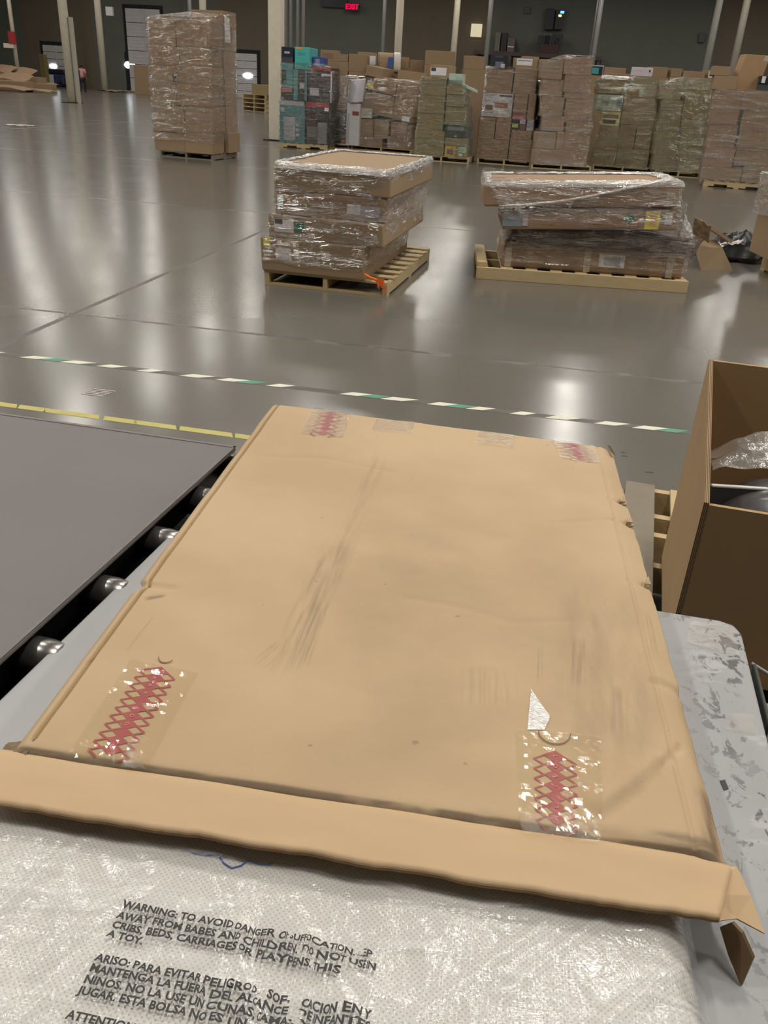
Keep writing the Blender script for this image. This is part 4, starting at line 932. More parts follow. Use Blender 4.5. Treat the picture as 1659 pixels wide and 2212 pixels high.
# orange ribbon on the corner
q = on_plane(788, 593, A - wy * .04, wy)
r = root('orange_ribbon', q, 'orange ribbon knotted at the near corner of the pine pallet', 'ribbon')
OR = plain('orange_ribbon', (.85, .16, .02), .5)
m = MB(); m.tube([q, q + Vector((.05, -.02, -.02)), q + Vector((.11, -.03, -.035))], .012, 8); m.build('knot', OR, r)
for k, (dx, dz) in enumerate(((.17, -.04), (.13, -.09), (.18, -.10))):
    p0 = q + Vector((.10, -.03, -.03)); p1 = q + Vector((dx, -.05, dz)); m = MB()
    m.face([p0 + Vector((0, 0, .015)), p1 + Vector((0, 0, .02)), p1 - Vector((0, 0, .02)), p0 - Vector((0, 0, .015))]); m.build('ribbon_end', OR, r, solid=.003)

D_ = at(1027, 602); E_ = at(1483, 634)
vx = (E_ - D_).normalized(); vy = Vector((-vx.y, vx.x, 0)); vW = (E_ - D_).length
r = root('wooden_pallet', D_ + vx * vW / 2 + vy * .55, 'long pine pallet with a solid front beam under the sofa-length cartons', 'pallet')
up = Vector((0, 0, 1))
for k, y in enumerate((0, .53, 1.06)):
    m = MB(); m.box(D_ + vy * y, vx * vW, vy * .04, up * (.095 if y else .113)); m.build('stringer', PINE, r, bevel=.004)
for k in range(9):
    s = (vW - .12) * k / 8; m = MB(); m.box(D_ + vx * s + vy * .042 + up * .095, vx * .115, vy * 1.05, up * .018); m.build('deck_board', PINE, r, bevel=.003)
m = MB(); m.box(D_ - vx * .0 + vy * .03 + up * .113, vx * .10, vy * 1.0, up * .05); m.build('end_block', PINE, r, bevel=.01)
def sofa(u0, u1, vb, vt, zb, y, d, label, tilt=0.0, mat=None, decals=()):
    def sz(u, v): q = on_plane(u, v, D_ + vy * y, vy); return (q - D_).dot(vx), q.z
    s0, s1 = sz(u0, (vb + vt) / 2)[0], sz(u1, (vb + vt) / 2)[0]; zm, zt = sz((u0 + u1) / 2, vb)[1], sz((u0 + u1) / 2, vt)[1]
    if zb is None: zb = zm
    w = s1 - s0; z0 = zb - math.tan(tilt) * w / 2
    carton(D_ + vx * s0 + vy * y + Vector((0, 0, z0)), vx, vy, w / math.cos(tilt), d, zt - zb - .003, mat or KRAFT, label, 'carton', 'long cartons on the solid-front pallet', bev=.02, jit=.008, tape=False, tilt=tilt, decals=decals)
    return zt, s0, s1, z0 + zt - zb
STRAP = plain('paper_tape', (.55, .48, .37), .6)
y0_, sa0, sb0, _ = sofa(1083, 1481, 589, 538, .113, .10, .85, 'lowest long carton with three pale tape bands, on the solid-front pallet', decals=[('tape_band', .02, .055, .02, .99, STRAP), ('tape_band', .455, .49, .02, .99, STRAP), ('tape_band', .905, .94, .02, .99, STRAP), (SL_, .535, .675, .28, .82, LABEL), (P_, .56, .65, .36, .74, plain('label_print', (.45, .45, .50), .5))])
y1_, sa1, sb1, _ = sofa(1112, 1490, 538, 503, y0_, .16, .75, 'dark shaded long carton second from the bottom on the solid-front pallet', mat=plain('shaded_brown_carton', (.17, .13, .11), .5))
TLT = .058
y2_, sa2, sb2, _ = sofa(1087, 1466, 497, 449, y1_ + .035, .03, .85, 'long carton with a yellow label, a green diamond and a grey label', tilt=TLT, decals=[('yellow_label', .815, .895, .05, .88, YELLOW), (P_, .84, .88, .2, .75, ORANGE), (SL_, .925, .965, .28, .82, LABEL), (SL_, .00, .11, .15, .85, plain('bluegrey_label', (.26, .28, .32), .45)), (SL_, .115, .145, .18, .88, plain('mauve_label', (.5, .44, .46), .5))])
def dia(P0, r_, mt, nm, par): pass
y3_, sa3, sb3, z3l = sofa(1046, 1473, 448, 395, y2_ + .004, .0, .92, 'topmost long carton, jutting out to the left on the solid-front pallet', tilt=TLT, decals=[(SL_, .93, .97, .35, .62, STRAP)])
# green diamond on the labelled carton
par = [o for o in COL.objects if o.get('label', '').startswith('long carton with a yellow label')][0]
q = on_plane(1359, 471, D_ + vy * .022, vy); m = MB(); rr = .055
m.face([q - vx * rr, q - up * rr, q + vx * rr, q + up * rr]); m.build('green_diamond', GREENL, par, solid=.003)
wrap_shell('stretch_wrap', D_, vx, vy, [(.17, sa0, sb0 + .02, .08, .95), (y0_, sa0 + .02, sb1 + .01, .09, .95), (y1_ - .02, sa0 + .10, sb1 + .03, .10, .94), (y2_ - .12, sa2 - .02, sb2 + .06, .0, .93), (y2_, sa2 - .10, sb2 + .01, 0, .93), (y3_ - .06, sa3, sb3, -.01, .93), (y3_ + .005, sa3, sb3, -.01, .93)],
           WRAP, 'clear glossy film round the long cartons of the solid-front pallet', n=170, rows=36, off=.015, amp=.02, sc=3.5, seed=60, group='film on the low pallets')
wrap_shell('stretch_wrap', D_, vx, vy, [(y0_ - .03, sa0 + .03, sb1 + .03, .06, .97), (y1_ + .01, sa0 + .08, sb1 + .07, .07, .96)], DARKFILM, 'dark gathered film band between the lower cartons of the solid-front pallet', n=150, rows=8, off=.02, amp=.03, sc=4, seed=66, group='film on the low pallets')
rim_film('film_edge', D_, vx, vy, sa3, sb3, 0.0, .92, z3l - sa3 * math.tan(TLT), .10, 'bunched white film edge over the topmost carton of the solid-front pallet', tilt=TLT, seed=9, wid_r=.22)
# twisted film strand crossing the upper cartons
m = MB(); p = []
for k in range(25):
    t = k / 24; u = 1085 + 380 * t; v = 445 - 50 * t + 6 * math.sin(5 * t); qq = on_plane(u, v, D_ - vy * .035, vy); p.append(qq)
m.tube(p, .012, 8, radii=[.010 + .008 * abs(noise.noise(Vector((k * .7, 0, 0)))) for k in range(25)])
tag(m.build('film_strand', WRAP_RIM, smooth=True), 'twisted film strand slanting across the topmost cartons at right', 'plastic wrap')

# torn cartons and black plastic right of the long pallet
def poly_sheet(name, pts, mat, label, cat, group=None, thick=.01, loc=None):
    m = MB()
    for f in pts: m.face(f)
    return tag(m.build(name, mat, solid=thick, weld=True), label, cat, group)
F0, F1 = at(1515, 584), at(1583, 583); back = Vector((-.1, .25, 0))
T0 = on_plane(1500, 532, F0 + Vector((0, .10, 0)), Vector((0, 1, 0))); T1 = on_plane(1561, 536, F1 + Vector((0, .10, 0)), Vector((0, 1, 0)))
K0 = T0 + Vector((.02, .28, .03)); K1 = T1 + Vector((0, .25, .05))
poly_sheet('torn_carton_flap', [[F0, F1, T1, T0], [T0, T1, K1, K0]], KRAFT, 'bent brown carton flap standing on the floor right of the long pallet', 'cardboard')
m = MB(); c0 = on_plane(1512, 490, F0 + Vector((0, .12, 0)), Vector((0, 1, 0)))
m.grid(lambda u, v: c0 + Vector((-.10 + .2 * u + .05 * v, -.05 + .1 * v + .02 * n3(u * 4, v * 4), .10 - .20 * v - .07 * u + .03 * n3(u * 3, v * 3, 5))), 8, 8)
tag(m.build('torn_carton_piece', KRAFT, solid=.008), 'torn pale carton scrap sticking up beside the long pallet', 'cardboard')
m = MB(); s0 = on_plane(1515, 482, F0 + Vector((0, .35, 0)), Vector((0, 1, 0))); s1 = on_plane(1580, 526, F0 + Vector((0, .25, 0)), Vector((0, 1, 0)))
m.box(s0, s1 - s0, Vector((0, .25, 0)), Vector((.01, 0, .03))); tag(m.build('carton_strip', KRAFT), 'long carton strip slanting down behind the bent flap', 'cardboard')
m = MB(); bc = at(1600, 566)
def blob(u, v):
    t = 2 * math.pi * u; f = math.pi * v / 2; n = 1 + .35 * n3(math.cos(t) * 2, math.sin(t) * 2, v * 3 + 2)
    return bc + Vector((.42 * n * math.cos(t) * math.cos(f * .98), .28 + .36 * n * math.sin(t) * math.cos(f * .98), .26 * math.sin(f) * (1 + .5 * n3(t, v * 4, 9))))
m.grid(blob, 36, 14, closed_u=True); tag(m.build('black_plastic', plain('black_poly', (.014, .013, .012), .3), smooth=True), 'heap of black plastic on the floor between the flap and the edge stack', 'plastic')
m = MB(); wc = on_plane(1575, 532, bc + Vector((0, .1, 0)), Vector((0, 1, 0)))
m.grid(lambda u, v: wc + Vector((.30 * (u - .5), .2 * (v - .5), .05 * n3(u * 5, v * 5, 4) + .08 * u)), 10, 8); tag(m.build('film_scrap', WRAP_RIM), 'pale scrap of film lying over the black plastic', 'plastic wrap')
# crumpled film hanging off the right end of the long pallet
hc = on_plane(1478, 475, D_ + vy * .3, vy); m = MB()
m.grid(lambda u, v: hc + vx * (-.03 + .22 * u * v + .02 * n3(u * 6, v * 6)) + vy * (-.1 + .3 * u) + up * (.16 - .34 * v + .03 * n3(u * 5, v * 5, 2)), 12, 12)
tag(m.build('loose_film', WRAP_RIM), 'crumpled loose film hanging at the right end of the long pallet', 'plastic wrap')
# stack cut by the right frame edge
L_, R_ = at(1686, 607), at(1860, 617)
stack(L_, R_, .62, 'the stack cut off by the right frame edge', [
  ('left', 1676, 1758, 554, 462, dict(label='brown carton cut by the right frame edge on a worn pallet')), ('right', 1762, 1845, 558, 466, dict(label='brown carton just outside the right frame edge')), ('left', 1684, 1845, 464, 400, dict(label='upper wrapped carton cut by the right frame edge')) ],
  WRAP, pal=.20, pal_label='worn pallet at the right frame edge', pal_inset=.03, film_z0=.62)

# ------------------------------------------------------------------ marks on the floor
TAPE_W = plain('white_floor_tape', (.74, .73, .60), .5); TAPE_G = plain('green_floor_tape', (.10, .30, .20), .5); TAPE_D = plain('worn_floor_tape', (.105, .10, .085), .5)
TAPE_Y = plain('yellow_floor_tape', (.50, .44, .13), .5)
a, b_ = at(-60, 757), at(1640, 952); dl = (b_ - a); Lt = dl.length; dl.normalize(); nl = Vector((-dl.y, dl.x, 0))
m = MB(); hw = .030
m.face([a - nl * hw + up * .0008, b_ - nl * hw + up * .0008, b_ + nl * hw + up * .0008, a + nl * hw + up * .0008], 2)
x = .05; i = 0
rng = random.Random(5)
while x < Lt - .2:
    w = .09 + .07 * rng.random(); frac = x / Lt
    keep = rng.random() < .95
    if keep:
        sh = .07
        def slv(x0, x1, mi, k):
            z = up * (.0012 + .0001 * k)
            m.face([a + dl * (x0 - sh / 2) - nl * hw + z, a + dl * (x0 + (x1 - x0) * .6) - nl * hw * .9 + z, a + dl * (x1 + sh / 2) + nl * hw + z, a + dl * (x0 + sh / 2) + nl * hw + z], mi)
        slv(x, x + w, 0, i % 5)
        if (.4 < frac < .66 and rng.random() < .9) or rng.random() < .06: slv(x + w, x + w + .11, 1, i % 5 + 1)
    x += w + (.12 if .4 < frac < .66 else .07 + .13 * rng.random()); i += 1
tag(m.build('floor_tape', [TAPE_W, TAPE_G, TAPE_D]), 'worn white and green striped tape line across the floor', 'floor tape')
a, b_ = at(-40, 869), at(600, 955); dl = (b_ - a); Lt = dl.length; dl.normalize(); nl = Vector((-dl.y, dl.x, 0)); m = MB(); hw = .027
for u0, u1 in ((-40, 31), (44, 92), (100, 131), (138, 209), (228, 290), (293, 375), (392, 496), (512, 590)):
    p0, p1 = at(u0, 873 + .134 * u0), at(u1, 873 + .134 * u1)
    m.face([p0 - nl * hw * 1 + up * .001, p1 - nl * hw + dl * .03 + up * .001, p1 + nl * hw + up * .001, p0 + nl * hw - dl * .02 + up * .001])
tag(m.build('floor_tape', TAPE_Y), 'broken yellow tape line on the floor behind the conveyor belt', 'floor tape')
m = MB(); c0 = at(208, 847)
for k in range(5):
    o = c0 + Vector((-.07 + .01 * k, -.045 + .022 * k, .001)); m.box(o, (.13, -.02, 0), (.0, .012, 0), (0, 0, .0008))
tag(m.build('floor_sticker', plain('worn_sticker', (.48, .44, .42), .5)), 'scraped pale sticker on the floor left of the yellow tape', 'sticker')
c0 = at(45, 272); m = MB(); m.grid(lambda u, v: c0 + Vector((-.35 + .7 * u, -.3 + .6 * v, .015 + .05 * abs(n3(u * 4, v * 4)))), 8, 6)
tag(m.build('film_litter', WRAP_RIM), 'small scrap of white film on the floor at far left', 'litter')
for i, (u, v, w) in enumerate(((1402, 1020, .022), (1348, 985, .015), (1345, 977, .013))):
    m = MB(); c0 = at(u, v); m.face([c0 + Vector((-w, -.004, .001)), c0 + Vector((w, -.007, .001)), c0 + Vector((w * .8, .006, .001)), c0 + Vector((-w * .7, .005, .001))])
    tag(m.build('floor_chip', INK, solid=.001), ('dark chip on the floor nearest the grey plank', 'upper of two dark specks near the big carton corner', 'topmost tiny dark speck near the big carton corner')[i], 'chip')

# ------------------------------------------------------------------ conveyor belt beside the table
TZ = .80; BZ = .825
bd = (at(510, 965, BZ) - at(0, 1425, BZ)).normalized(); bl = Vector((-bd.y, bd.x, 0))          # along, and to the left
bF = at(510, 965, BZ); 
far_dir = (at(0, 893, BZ) - bF).normalized(); BW = 1.0
bN = bF - bd * 2.0
def belt_mat():
    t = NT('rubber_belt'); p = t.pos(); n = t.noise(p, 3, 4); f = t.noise(p, 220, 2)
    c = t.mix(n, (.15, .142, .138), (.185, .173, .168)); c = t.mix(t.m('MULTIPLY', f, .35), c, (.11, .105, .10))
    return t.done(t.bsdf(c, .48, normal=t.bump(f, .25, .001), spec=.45))
BELT = belt_mat(); BELT_E = plain('belt_edge', (.19, .165, .165), .6, var=.3, sc=40)
r = root('conveyor', Vector((bF.x, bF.y, 0)) - bd * 1.0 + bl * .5, 'grey belt conveyor at the left with black side rollers', 'conveyor')
fl = bF + far_dir * BW; nl_ = bN + bl * BW
m = MB(); m.hexa([bN - up * .012, bF - up * .012, fl - up * .012, nl_ - up * .012, bN, bF, fl, nl_]); m.build('belt', BELT, r, bevel=.004)
m = MB(); m.box(bN - bl * .0 + up * .0005, bd * (bF - bN).length, bl * .006, up * .0006); m.build('belt_edge', BELT_E, r)
m = MB(); m.box(bF - bd * .008 + up * .0005, far_dir * BW, bd * .010, up * .0006); m.build('belt_edge', BELT_E, r)
m = MB(); m.box(bN - bl * .10 + up * -.20, bd * 2.0, bl * .03, up * .155); m.build('side_frame', DARKVOID, r)
m = MB(); m.box(bN + bl * .03 - up * .09, bd * 1.98, bl * (BW - .1), up * .07); m.build('slider_bed', STEEL_D, r)
m = MB(); m.box(bN - bl * .09 - up * .20, bd * 2.0, bl * (BW + .05), up * .02); m.build('under_pan', DARKVOID, r)
m = MB(); m.box(bN + bl * (BW - .02) - up * .20, bd * 1.98, bl * .03, up * .18); m.build('side_frame', DARKVOID, r)
ROLL_M = plain('roller_steel', (.30, .29, .28), .28, .85)
for k in range(10):
    c0 = at(415, 1078, BZ - .05); c0 = bF + bd * ((c0 - bF).dot(bd) - .205 * k + .205)
    if (c0 - bN).dot(bd) < .05: continue
    m = MB(); q = c0 - up * .05 - bl * .055; q.z = BZ - .052
    m.tube([q, q + bl * .008, q + bl * .03, q + bl * .09], .034, 20, radii=[.022, .031, .034, .034]); o = m.build('roller', ROLL_M, r, smooth=True)
for s, w in ((.15, .05), (1.75, .05)):
    for side in (-.06, BW - .08):
        m = MB(); p = bN + bd * s + bl * side; p.z = 0; m.box(p, bd * .06, bl * .06, up * (BZ - .19)); m.build('leg', STEEL_D, r)

# ------------------------------------------------------------------ grey steel table
tFL, tFR, tRm, tLm = at(370, 1152, TZ), at(1597, 1346, TZ), at(1661, 1607, TZ), at(0, 1510, TZ)
rd = (tRm - tFR).normalized(); ld = (tLm - tFL).normalized()
tNR = tFR + rd * 1.15; tNL = tFL + ld * 1.30
def table_mat():
    t = NT('grey_painted_steel'); p = t.pos()
    n = t.noise(p, 5, 4); c = t.mix(n, (.33, .33, .345), (.42, .43, .435))
    sc1 = t.noise(t.mapped(p, (26, 18, 1)), 1.6, 5, .65, .6); zone = t.noise(p, 3.1, 2)
    sx = t.n('ShaderNodeSeparateXYZ', {0: p}).outputs
    right = t.step(t.m('SUBTRACT', sx[0], t.m('MULTIPLY', sx[1], .15)), .30, .42)
    mk = t.m('MULTIPLY', t.m('MULTIPLY', t.step(sc1, .54, .575), t.step(zone, .36, .47)), right)
    c = t.mix(t.m('MULTIPLY', mk, .8), c, (.05, .048, .046))
    pale = t.m('MULTIPLY', t.step(t.noise(t.mapped(p, (5, 12, 1)), 2.0, 3), .60, .66), right)
    c = t.mix(t.m('MULTIPLY', pale, .35), c, (.62, .62, .62))
    return t.done(t.bsdf(c, t.m('ADD', .32, t.m('MULTIPLY', n, .15)), spec=.5))
TABLE = table_mat()
r = root('steel_table', Vector(((tFL.x + tNR.x) / 2, (tFL.y + tNR.y) / 2, 0)), 'grey scuffed steel table under the big flat carton', 'table')
m = MB(); cut = .035; fdir = (tFR - tFL).normalized()
loop = [tNL, tNR, tFR + rd * cut, tFR + rd * cut * .3 - fdir * cut * .3, tFR - fdir * cut, tFL]
n0 = len(loop); m.v = [p.copy() for p in loop] + [p - up * .028 for p in loop]
m.f = [list(range(n0)), list(range(2 * n0 - 1, n0 - 1, -1))] + [[i, n0 + i, n0 + (i + 1) % n0, (i + 1) % n0] for i in range(n0)]; m.m = [0] * len(m.f)
m.build('table_top', TABLE, r, bevel=.004)
for p, sx_ in ((tFL, 1), (tFR, -1), (tNL, 1), (tNR, -1)):
    q = p + fdir * .09 * sx_ + ld * (.06 if p in (tFL, tFR) else -.06); q = Vector((q.x, q.y, 0))
    m = MB(); m.box(q - Vector((.02, .02, 0)), (.04, 0, 0), (0, .04, 0), (0, 0, TZ - .028)); m.build('leg', DKGREY, r)
m = MB(); q = at(1650, 1470, TZ - .03); q2 = tFR + rd * .11 + Vector((.012, 0, -.11)); m.box(q2, rd * .16, Vector((.006, 0, 0)), up * .10); m.box(q2 + rd * .02, rd * .12, Vector((.07, .015, 0)), up * .006); o = m.build('corner_bracket', DKGREY, r, bevel=.003)
m = MB(); h0 = q2 + rd * .09 + Vector((.0065, 0, .05)); m.tube([h0, h0 + Vector((.002, 0, 0))], .008, 14); m.build('bolt_hole', INK, o)
m = MB(); a_ = tFR + rd * .10 + Vector((.012, 0, -.018)); m.tube([a_, a_ + Vector((.035, -.02, -.012))], .0035, 8); m.build('brace_rod', GALV, r)
c4 = [at(u, v, TZ + .0012) for u, v in ((1555, 1686), (1566, 1684), (1574, 1703), (1564, 1707))]
m = MB(); m.face(c4[::-1]); m.build('black_tape', INK, r, solid=.0008)

def film_sheet(name, base_mat, corners, z, nu, nv, amp, sc, parent, seed=0, edge=None):
    pc = [at(u, v, z) for u, v in corners]                       # near-left, near-right, far-right, far-left
    m = MB()
    def f(u, v):
        p = pc[0].lerp(pc[1], u).lerp(pc[3].lerp(pc[2], u), v)
        a = amp * (1 + (edge(u, v) if edge else 0))
        return p + up * (abs(n3(p.x * sc + seed, p.y * sc, seed)) * a + .0004)
    m.grid(f, nu, nv); return m.build(name, base_mat, parent), f
def clearfilm(name, tint, rough, bump_sc, haze, strength=1.0, spec=1.0):
    t = NT(name); p = t.pos(); n1 = t.noise(p, bump_sc, 4, .6, .5); nrm = t.bump(n1, strength, .004)
    gl = t.n('ShaderNodeBsdfGlossy', {0: (1, 1, 1), 'Roughness': rough, 'Normal': nrm})
    tr = t.n('ShaderNodeBsdfTransparent', {0: tint}); df = t.n('ShaderNodeBsdfDiffuse', {0: (.85, .82, .76)})
    a = t.n('ShaderNodeMixShader', {0: haze, 1: tr.outputs[0], 2: df.outputs[0]})
    b = t.n('ShaderNodeMixShader', {0: t.m('MULTIPLY', t.fres(nrm), spec, clamp=True), 1: a.outputs[0], 2: gl.outputs[0]})
    return t.done(b.outputs[0])
TAPE_CLEAR = clearfilm('clear_packing_tape', (.99, .98, .92), .10, 30, .05, .10)
TAPE_CRUMP = clearfilm('crumpled_packing_tape', (.99, .98, .95), .10, 90, .05, .8, 1.1)
film_sheet('clear_tape', TAPE_CRUMP, ((1482, 1388), (1598, 1420), (1582, 1350), (1490, 1344)), TZ + .001, 24, 14, .006, 40, r, 3)
film_sheet('clear_tape', TAPE_CRUMP, ((1560, 1575), (1640, 1590), (1630, 1545), (1575, 1540)), TZ + .001, 16, 10, .004, 40, r, 8)

# ------------------------------------------------------------------ the big flat carton
CZ = .88
NL, NR, FR, FL = at(18, 1622, CZ), at(1581, 1862, CZ), at(1324, 964, CZ), at(588, 869, CZ)
def top(s, t): return NL.lerp(NR, s).lerp(FL.lerp(FR, s), t)
def st(u, v, z=CZ):
    p = at(u, v, z); s, t = .5, .5
    for _ in range(30):
        q = top(s, t); ds = (top(s + .01, t) - q) / .01; dt = (top(s, t + .01) - q) / .01
        det = ds.x * dt.y - ds.y * dt.x; e = p - q
        s += (e.x * dt.y - e.y * dt.x) / det; t += (ds.x * e.y - ds.y * e.x) / det
    return s, t
CRE = []                                                           # creases as pixel lines: (points, depth, half width)
def crease(pts, depth, hw): CRE.append(([st(*p) for p in pts], depth, hw))
crease([(1300, 1770), (1370, 1715), (1430, 1655), (1470, 1612)], -0.0045, .005)
crease([(1290, 1735), (1360, 1690), (1420, 1640)], 0.0057, .012)
crease([(1410, 1470), (1450, 1478), (1500, 1490)], -0.0057, .006)
crease([(300, 1260), (345, 1268), (375, 1270)], -0.0057, .004)
crease([(870, 1290), (1000, 1310), (1110, 1345), (1230, 1340)], -0.0023, .006)
crease([(1290, 1800), (1400, 1830), (1500, 1845)], -0.0076, .012)
crease([(1040, 1765), (1120, 1790)], -0.0038, .006)
crease([(560, 985), (700, 990), (850, 1020)], -0.0019, .006)
crease([(1480, 1480), (1540, 1690), (1570, 1850)], -0.0076, .010)
crease([(1190, 1130), (1330, 1122)], -0.0023, .005)
def segd(p, a, b):
    d = (b[0] - a[0], b[1] - a[1]); L2 = d[0] ** 2 + d[1] ** 2 + 1e-12; t = max(0, min(1, ((p[0] - a[0]) * d[0] + (p[1] - a[1]) * d[1]) / L2))
    return math.hypot((p[0] - a[0] - d[0] * t) * .88, (p[1] - a[1] - d[1] * t) * 1.3)
TEAR = [(st(1368, 1085)[1], .016, .005), (st(1382, 1130)[1], .020, .004), (st(1420, 1262)[1], .012, .004)]
TEARL = [(st(305, 1262)[1], .010, .010)]
def dz_top(s, t):
    z = .0016 * n3(s * 5, t * 7, 1) + .0008 * n3(s * 17, t * 22, 4)
    for pts, dep, hw in CRE:
        d = min(segd((s, t), pts[i], pts[i + 1]) for i in range(len(pts) - 1))
        if d < hw * 2.5: z += dep * math.exp(-(d / hw) ** 2)
    z += -.009 * math.exp(-((s - .0215) / .0030) ** 2) * (1 if t > .02 else 0)        # score line by the left edge
    if s < .018: z -= .010 * (1 - s / .018) ** 2
    if s > .955: z -= .012 * ((s - .955) / .045) ** 1.5
    z += -.003 * math.exp(-((s - .957) / .004) ** 2)
    if t > .985: z -= .006 * ((t - .985) / .015) ** 2
    if t < .012: z -= .008 * (1 - t / .012) ** 1.5
    return z
MARKS = []                                                          # dirt: px centre line, half width in metres, strength
def carton_mat():
    t = NT('big_carton_board'); p = t.pos()
    big = t.noise(p, 2.3, 3); c = t.mix(t.step(big, .35, .65), (.485, .345, .205), (.565, .415, .25))
    sx = t.n('ShaderNodeSeparateXYZ', {0: p}).outputs
    fibre = t.noise(t.mapped(p, (25, 160, 25), rot=(0, 0, -.11)), 1.0, 3); c = t.mix(t.m('MULTIPLY', fibre, .18), c, (.43, .29, .165))
    fine = t.noise(p, 420, 2); c = t.mix(t.m('MULTIPLY', fine, .15), c, (.66, .48, .29))
    def smear(p0, p1, hw, strength, freq=150., col=(.22, .155, .10), seed=0.0, fade=.22, thr=(.36, .80)):
        nonlocal c
        a, b = at(p0[0], p0[1], CZ), at(p1[0], p1[1], CZ); d = b - a; L = d.length; d.normalize(); n = Vector((-d.y, d.x, 0))
        v = t.n('ShaderNodeVectorMath', {0: p, 1: tuple(a)}, operation='SUBTRACT').outputs[0]
        x = t.n('ShaderNodeVectorMath', {0: v, 1: tuple(d)}, operation='DOT_PRODUCT').outputs['Value']
        y = t.n('ShaderNodeVectorMath', {0: v, 1: tuple(n)}, operation='DOT_PRODUCT').outputs['Value']
        mx = t.m('MULTIPLY', t.step(x, -.01, L * fade), t.step(x, L * (1 - fade), L + .01, 1, 0))
        my = t.step(t.m('ABSOLUTE', y), hw * .45, hw, 1, 0)
        cv = t.n('ShaderNodeCombineXYZ', {0: t.m('MULTIPLY', x, 7.0), 1: t.m('MULTIPLY', y, freq * .7), 2: seed}).outputs[0]
        nn = t.step(t.noise(cv, 1.0, 3), thr[0], thr[1])
        f = t.m('MULTIPLY', t.m('MULTIPLY', t.m('MULTIPLY', mx, my), nn), strength, clamp=True)
        c = t.mix(f, c, col)
    smear((600, 1470), (745, 1145), .035, .55, 130)
    smear((640, 1450), (700, 1290), .018, .75, 260, seed=3)
    smear((700, 1300), (830, 960), .025, .32, 120, seed=5)
    smear((560, 1440), (610, 1395), .03, .35, 200, seed=8)
    smear((1245, 1485), (1250, 1375), .016, .75, 240, seed=12)
    smear((1165, 1475), (1168, 1395), .005, .55, 240, seed=14)
    smear((1330, 1585), (1330, 1480), .022, .5, 200, seed=17)
    smear((1055, 1530), (1055, 1440), .05, .28, 200, seed=19)
    smear((1415, 1420), (1395, 1310), .012, .5, 240, seed=23)
    smear((1400, 1822), (1580, 1846), .030, .9, 60, col=(.10, .07, .045), seed=27, fade=.4, thr=(.3, .65))
    smear((1568, 1850), (1535, 1690), .028, .8, 60, col=(.17, .105, .065), seed=31, thr=(.3, .65))
    smear((15, 1632), (75, 1622), .010, .8, 90, seed=37)
    smear((20, 1614), (800, 1733), .009, .9, 40, col=(.14, .10, .06), seed=41, fade=.05, thr=(.3, .5)); smear((780, 1730), (1570, 1849), .009, .9, 40, col=(.14, .10, .06), seed=42, fade=.05, thr=(.3, .5))
    smear((190, 1430), (245, 1380), .004, .6, 200, seed=43); smear((275, 1400), (330, 1330), .004, .7, 200, seed=45)
    smear((320, 1292), (350, 1286), .008, .8, 200, seed=47, thr=(.4, .5))
    smear((1000, 1830), (980, 1080), .30, .55, 7, seed=50, col=(.37, .255, .155), thr=(.2, .8)); smear((1350, 1800), (1290, 1250), .09, .5, 40, seed=53, col=(.33, .225, .135), thr=(.25, .8))
    spot = t.step(t.noise(p, 60, 1), .79, .82); c = t.mix(t.m('MULTIPLY', spot, .4), c, (.15, .10, .07))
    return t.done(t.bsdf(c, .62, normal=t.bump(t.m('ADD', fibre, t.m('MULTIPLY', fine, .3)), .12, .001), spec=.35))
BIG = carton_mat()
r = root('flat_carton', Vector(((NL.x + FR.x) / 2, (NL.y + FR.y) / 2, TZ)), 'big flat opened carton with red diamond tape, lying on the steel table', 'carton')
m = MB()
NS, NTT = 170, 190
def smap(i):                                                         # denser towards the left and right edges
    k = i * 170
    return .05 * k / 45 if k < 45 else .05 + .885 * (k - 45) / 90 if k < 135 else .935 + .065 * (k - 135) / 35
def topv(u, v):
    u = s = smap(u); t = v; p = top(s, t)
    if u > .93:
        k = (u - .93) / .07
        for tt, dep, hw in TEAR: g = math.exp(-((t - tt) / hw) ** 4 * .8); p = p - (NR - NL) * (dep * k * g) + up * (.006 * k * g * n3(t * 160, s * 50))
        p = p + (NR - NL) * k * (.003 * n3(t * 18, 2.2) + .0015 * n3(t * 70, 1.1))
    if u < .04:
        k = 1 - u / .04
        for tt, dep, hw in TEARL: p = p + (NR - NL) * (dep * k * math.exp(-((t - tt) / hw) ** 4))
        p = p + (NR - NL) * k * (.0015 * n3(t * 14, 7.2))
    return p + up * dz_top(s, t)
m.grid(topv, NS, NTT); m.build('top_panel', BIG, r, smooth=True, solid=.005)
ca = (NR - NL).normalized(); cb = (FL - NL).normalized(); CL = (FL - NL).length
def strip(a, b, t_, name, mat=BIG, z0=TZ + .001, z1=CZ - .006):
    d = (b - a).normalized(); n = Vector((-d.y, d.x, 0)); a = Vector((a.x, a.y, z0)); m = MB()
    m.box(a, Vector((b.x, b.y, z0)) - a, n * t_, up * (z1 - z0)); return m.build(name, mat, r)
strip(NL + ca * .003, FL + ca * .003, -.005, 'side_panel', z1=CZ - .022)
strip(NR - ca * .004, FR - ca * .004, .005, 'side_panel', z1=CZ - .022)
strip(FL + ca * .006 - cb * .012, FR - ca * .008 - cb * .012, .005, 'end_panel', z1=CZ - .012)
m = MB(); b0 = [NL + ca * .006, NR - ca * .008, FR - ca * .008 - cb * .01, FL + ca * .006 - cb * .01]; b0 = [Vector((p.x, p.y, TZ + .001)) for p in b0]
m.hexa(b0 + [p + up * .004 for p in b0]); m.build('bottom_panel', BIG, r)
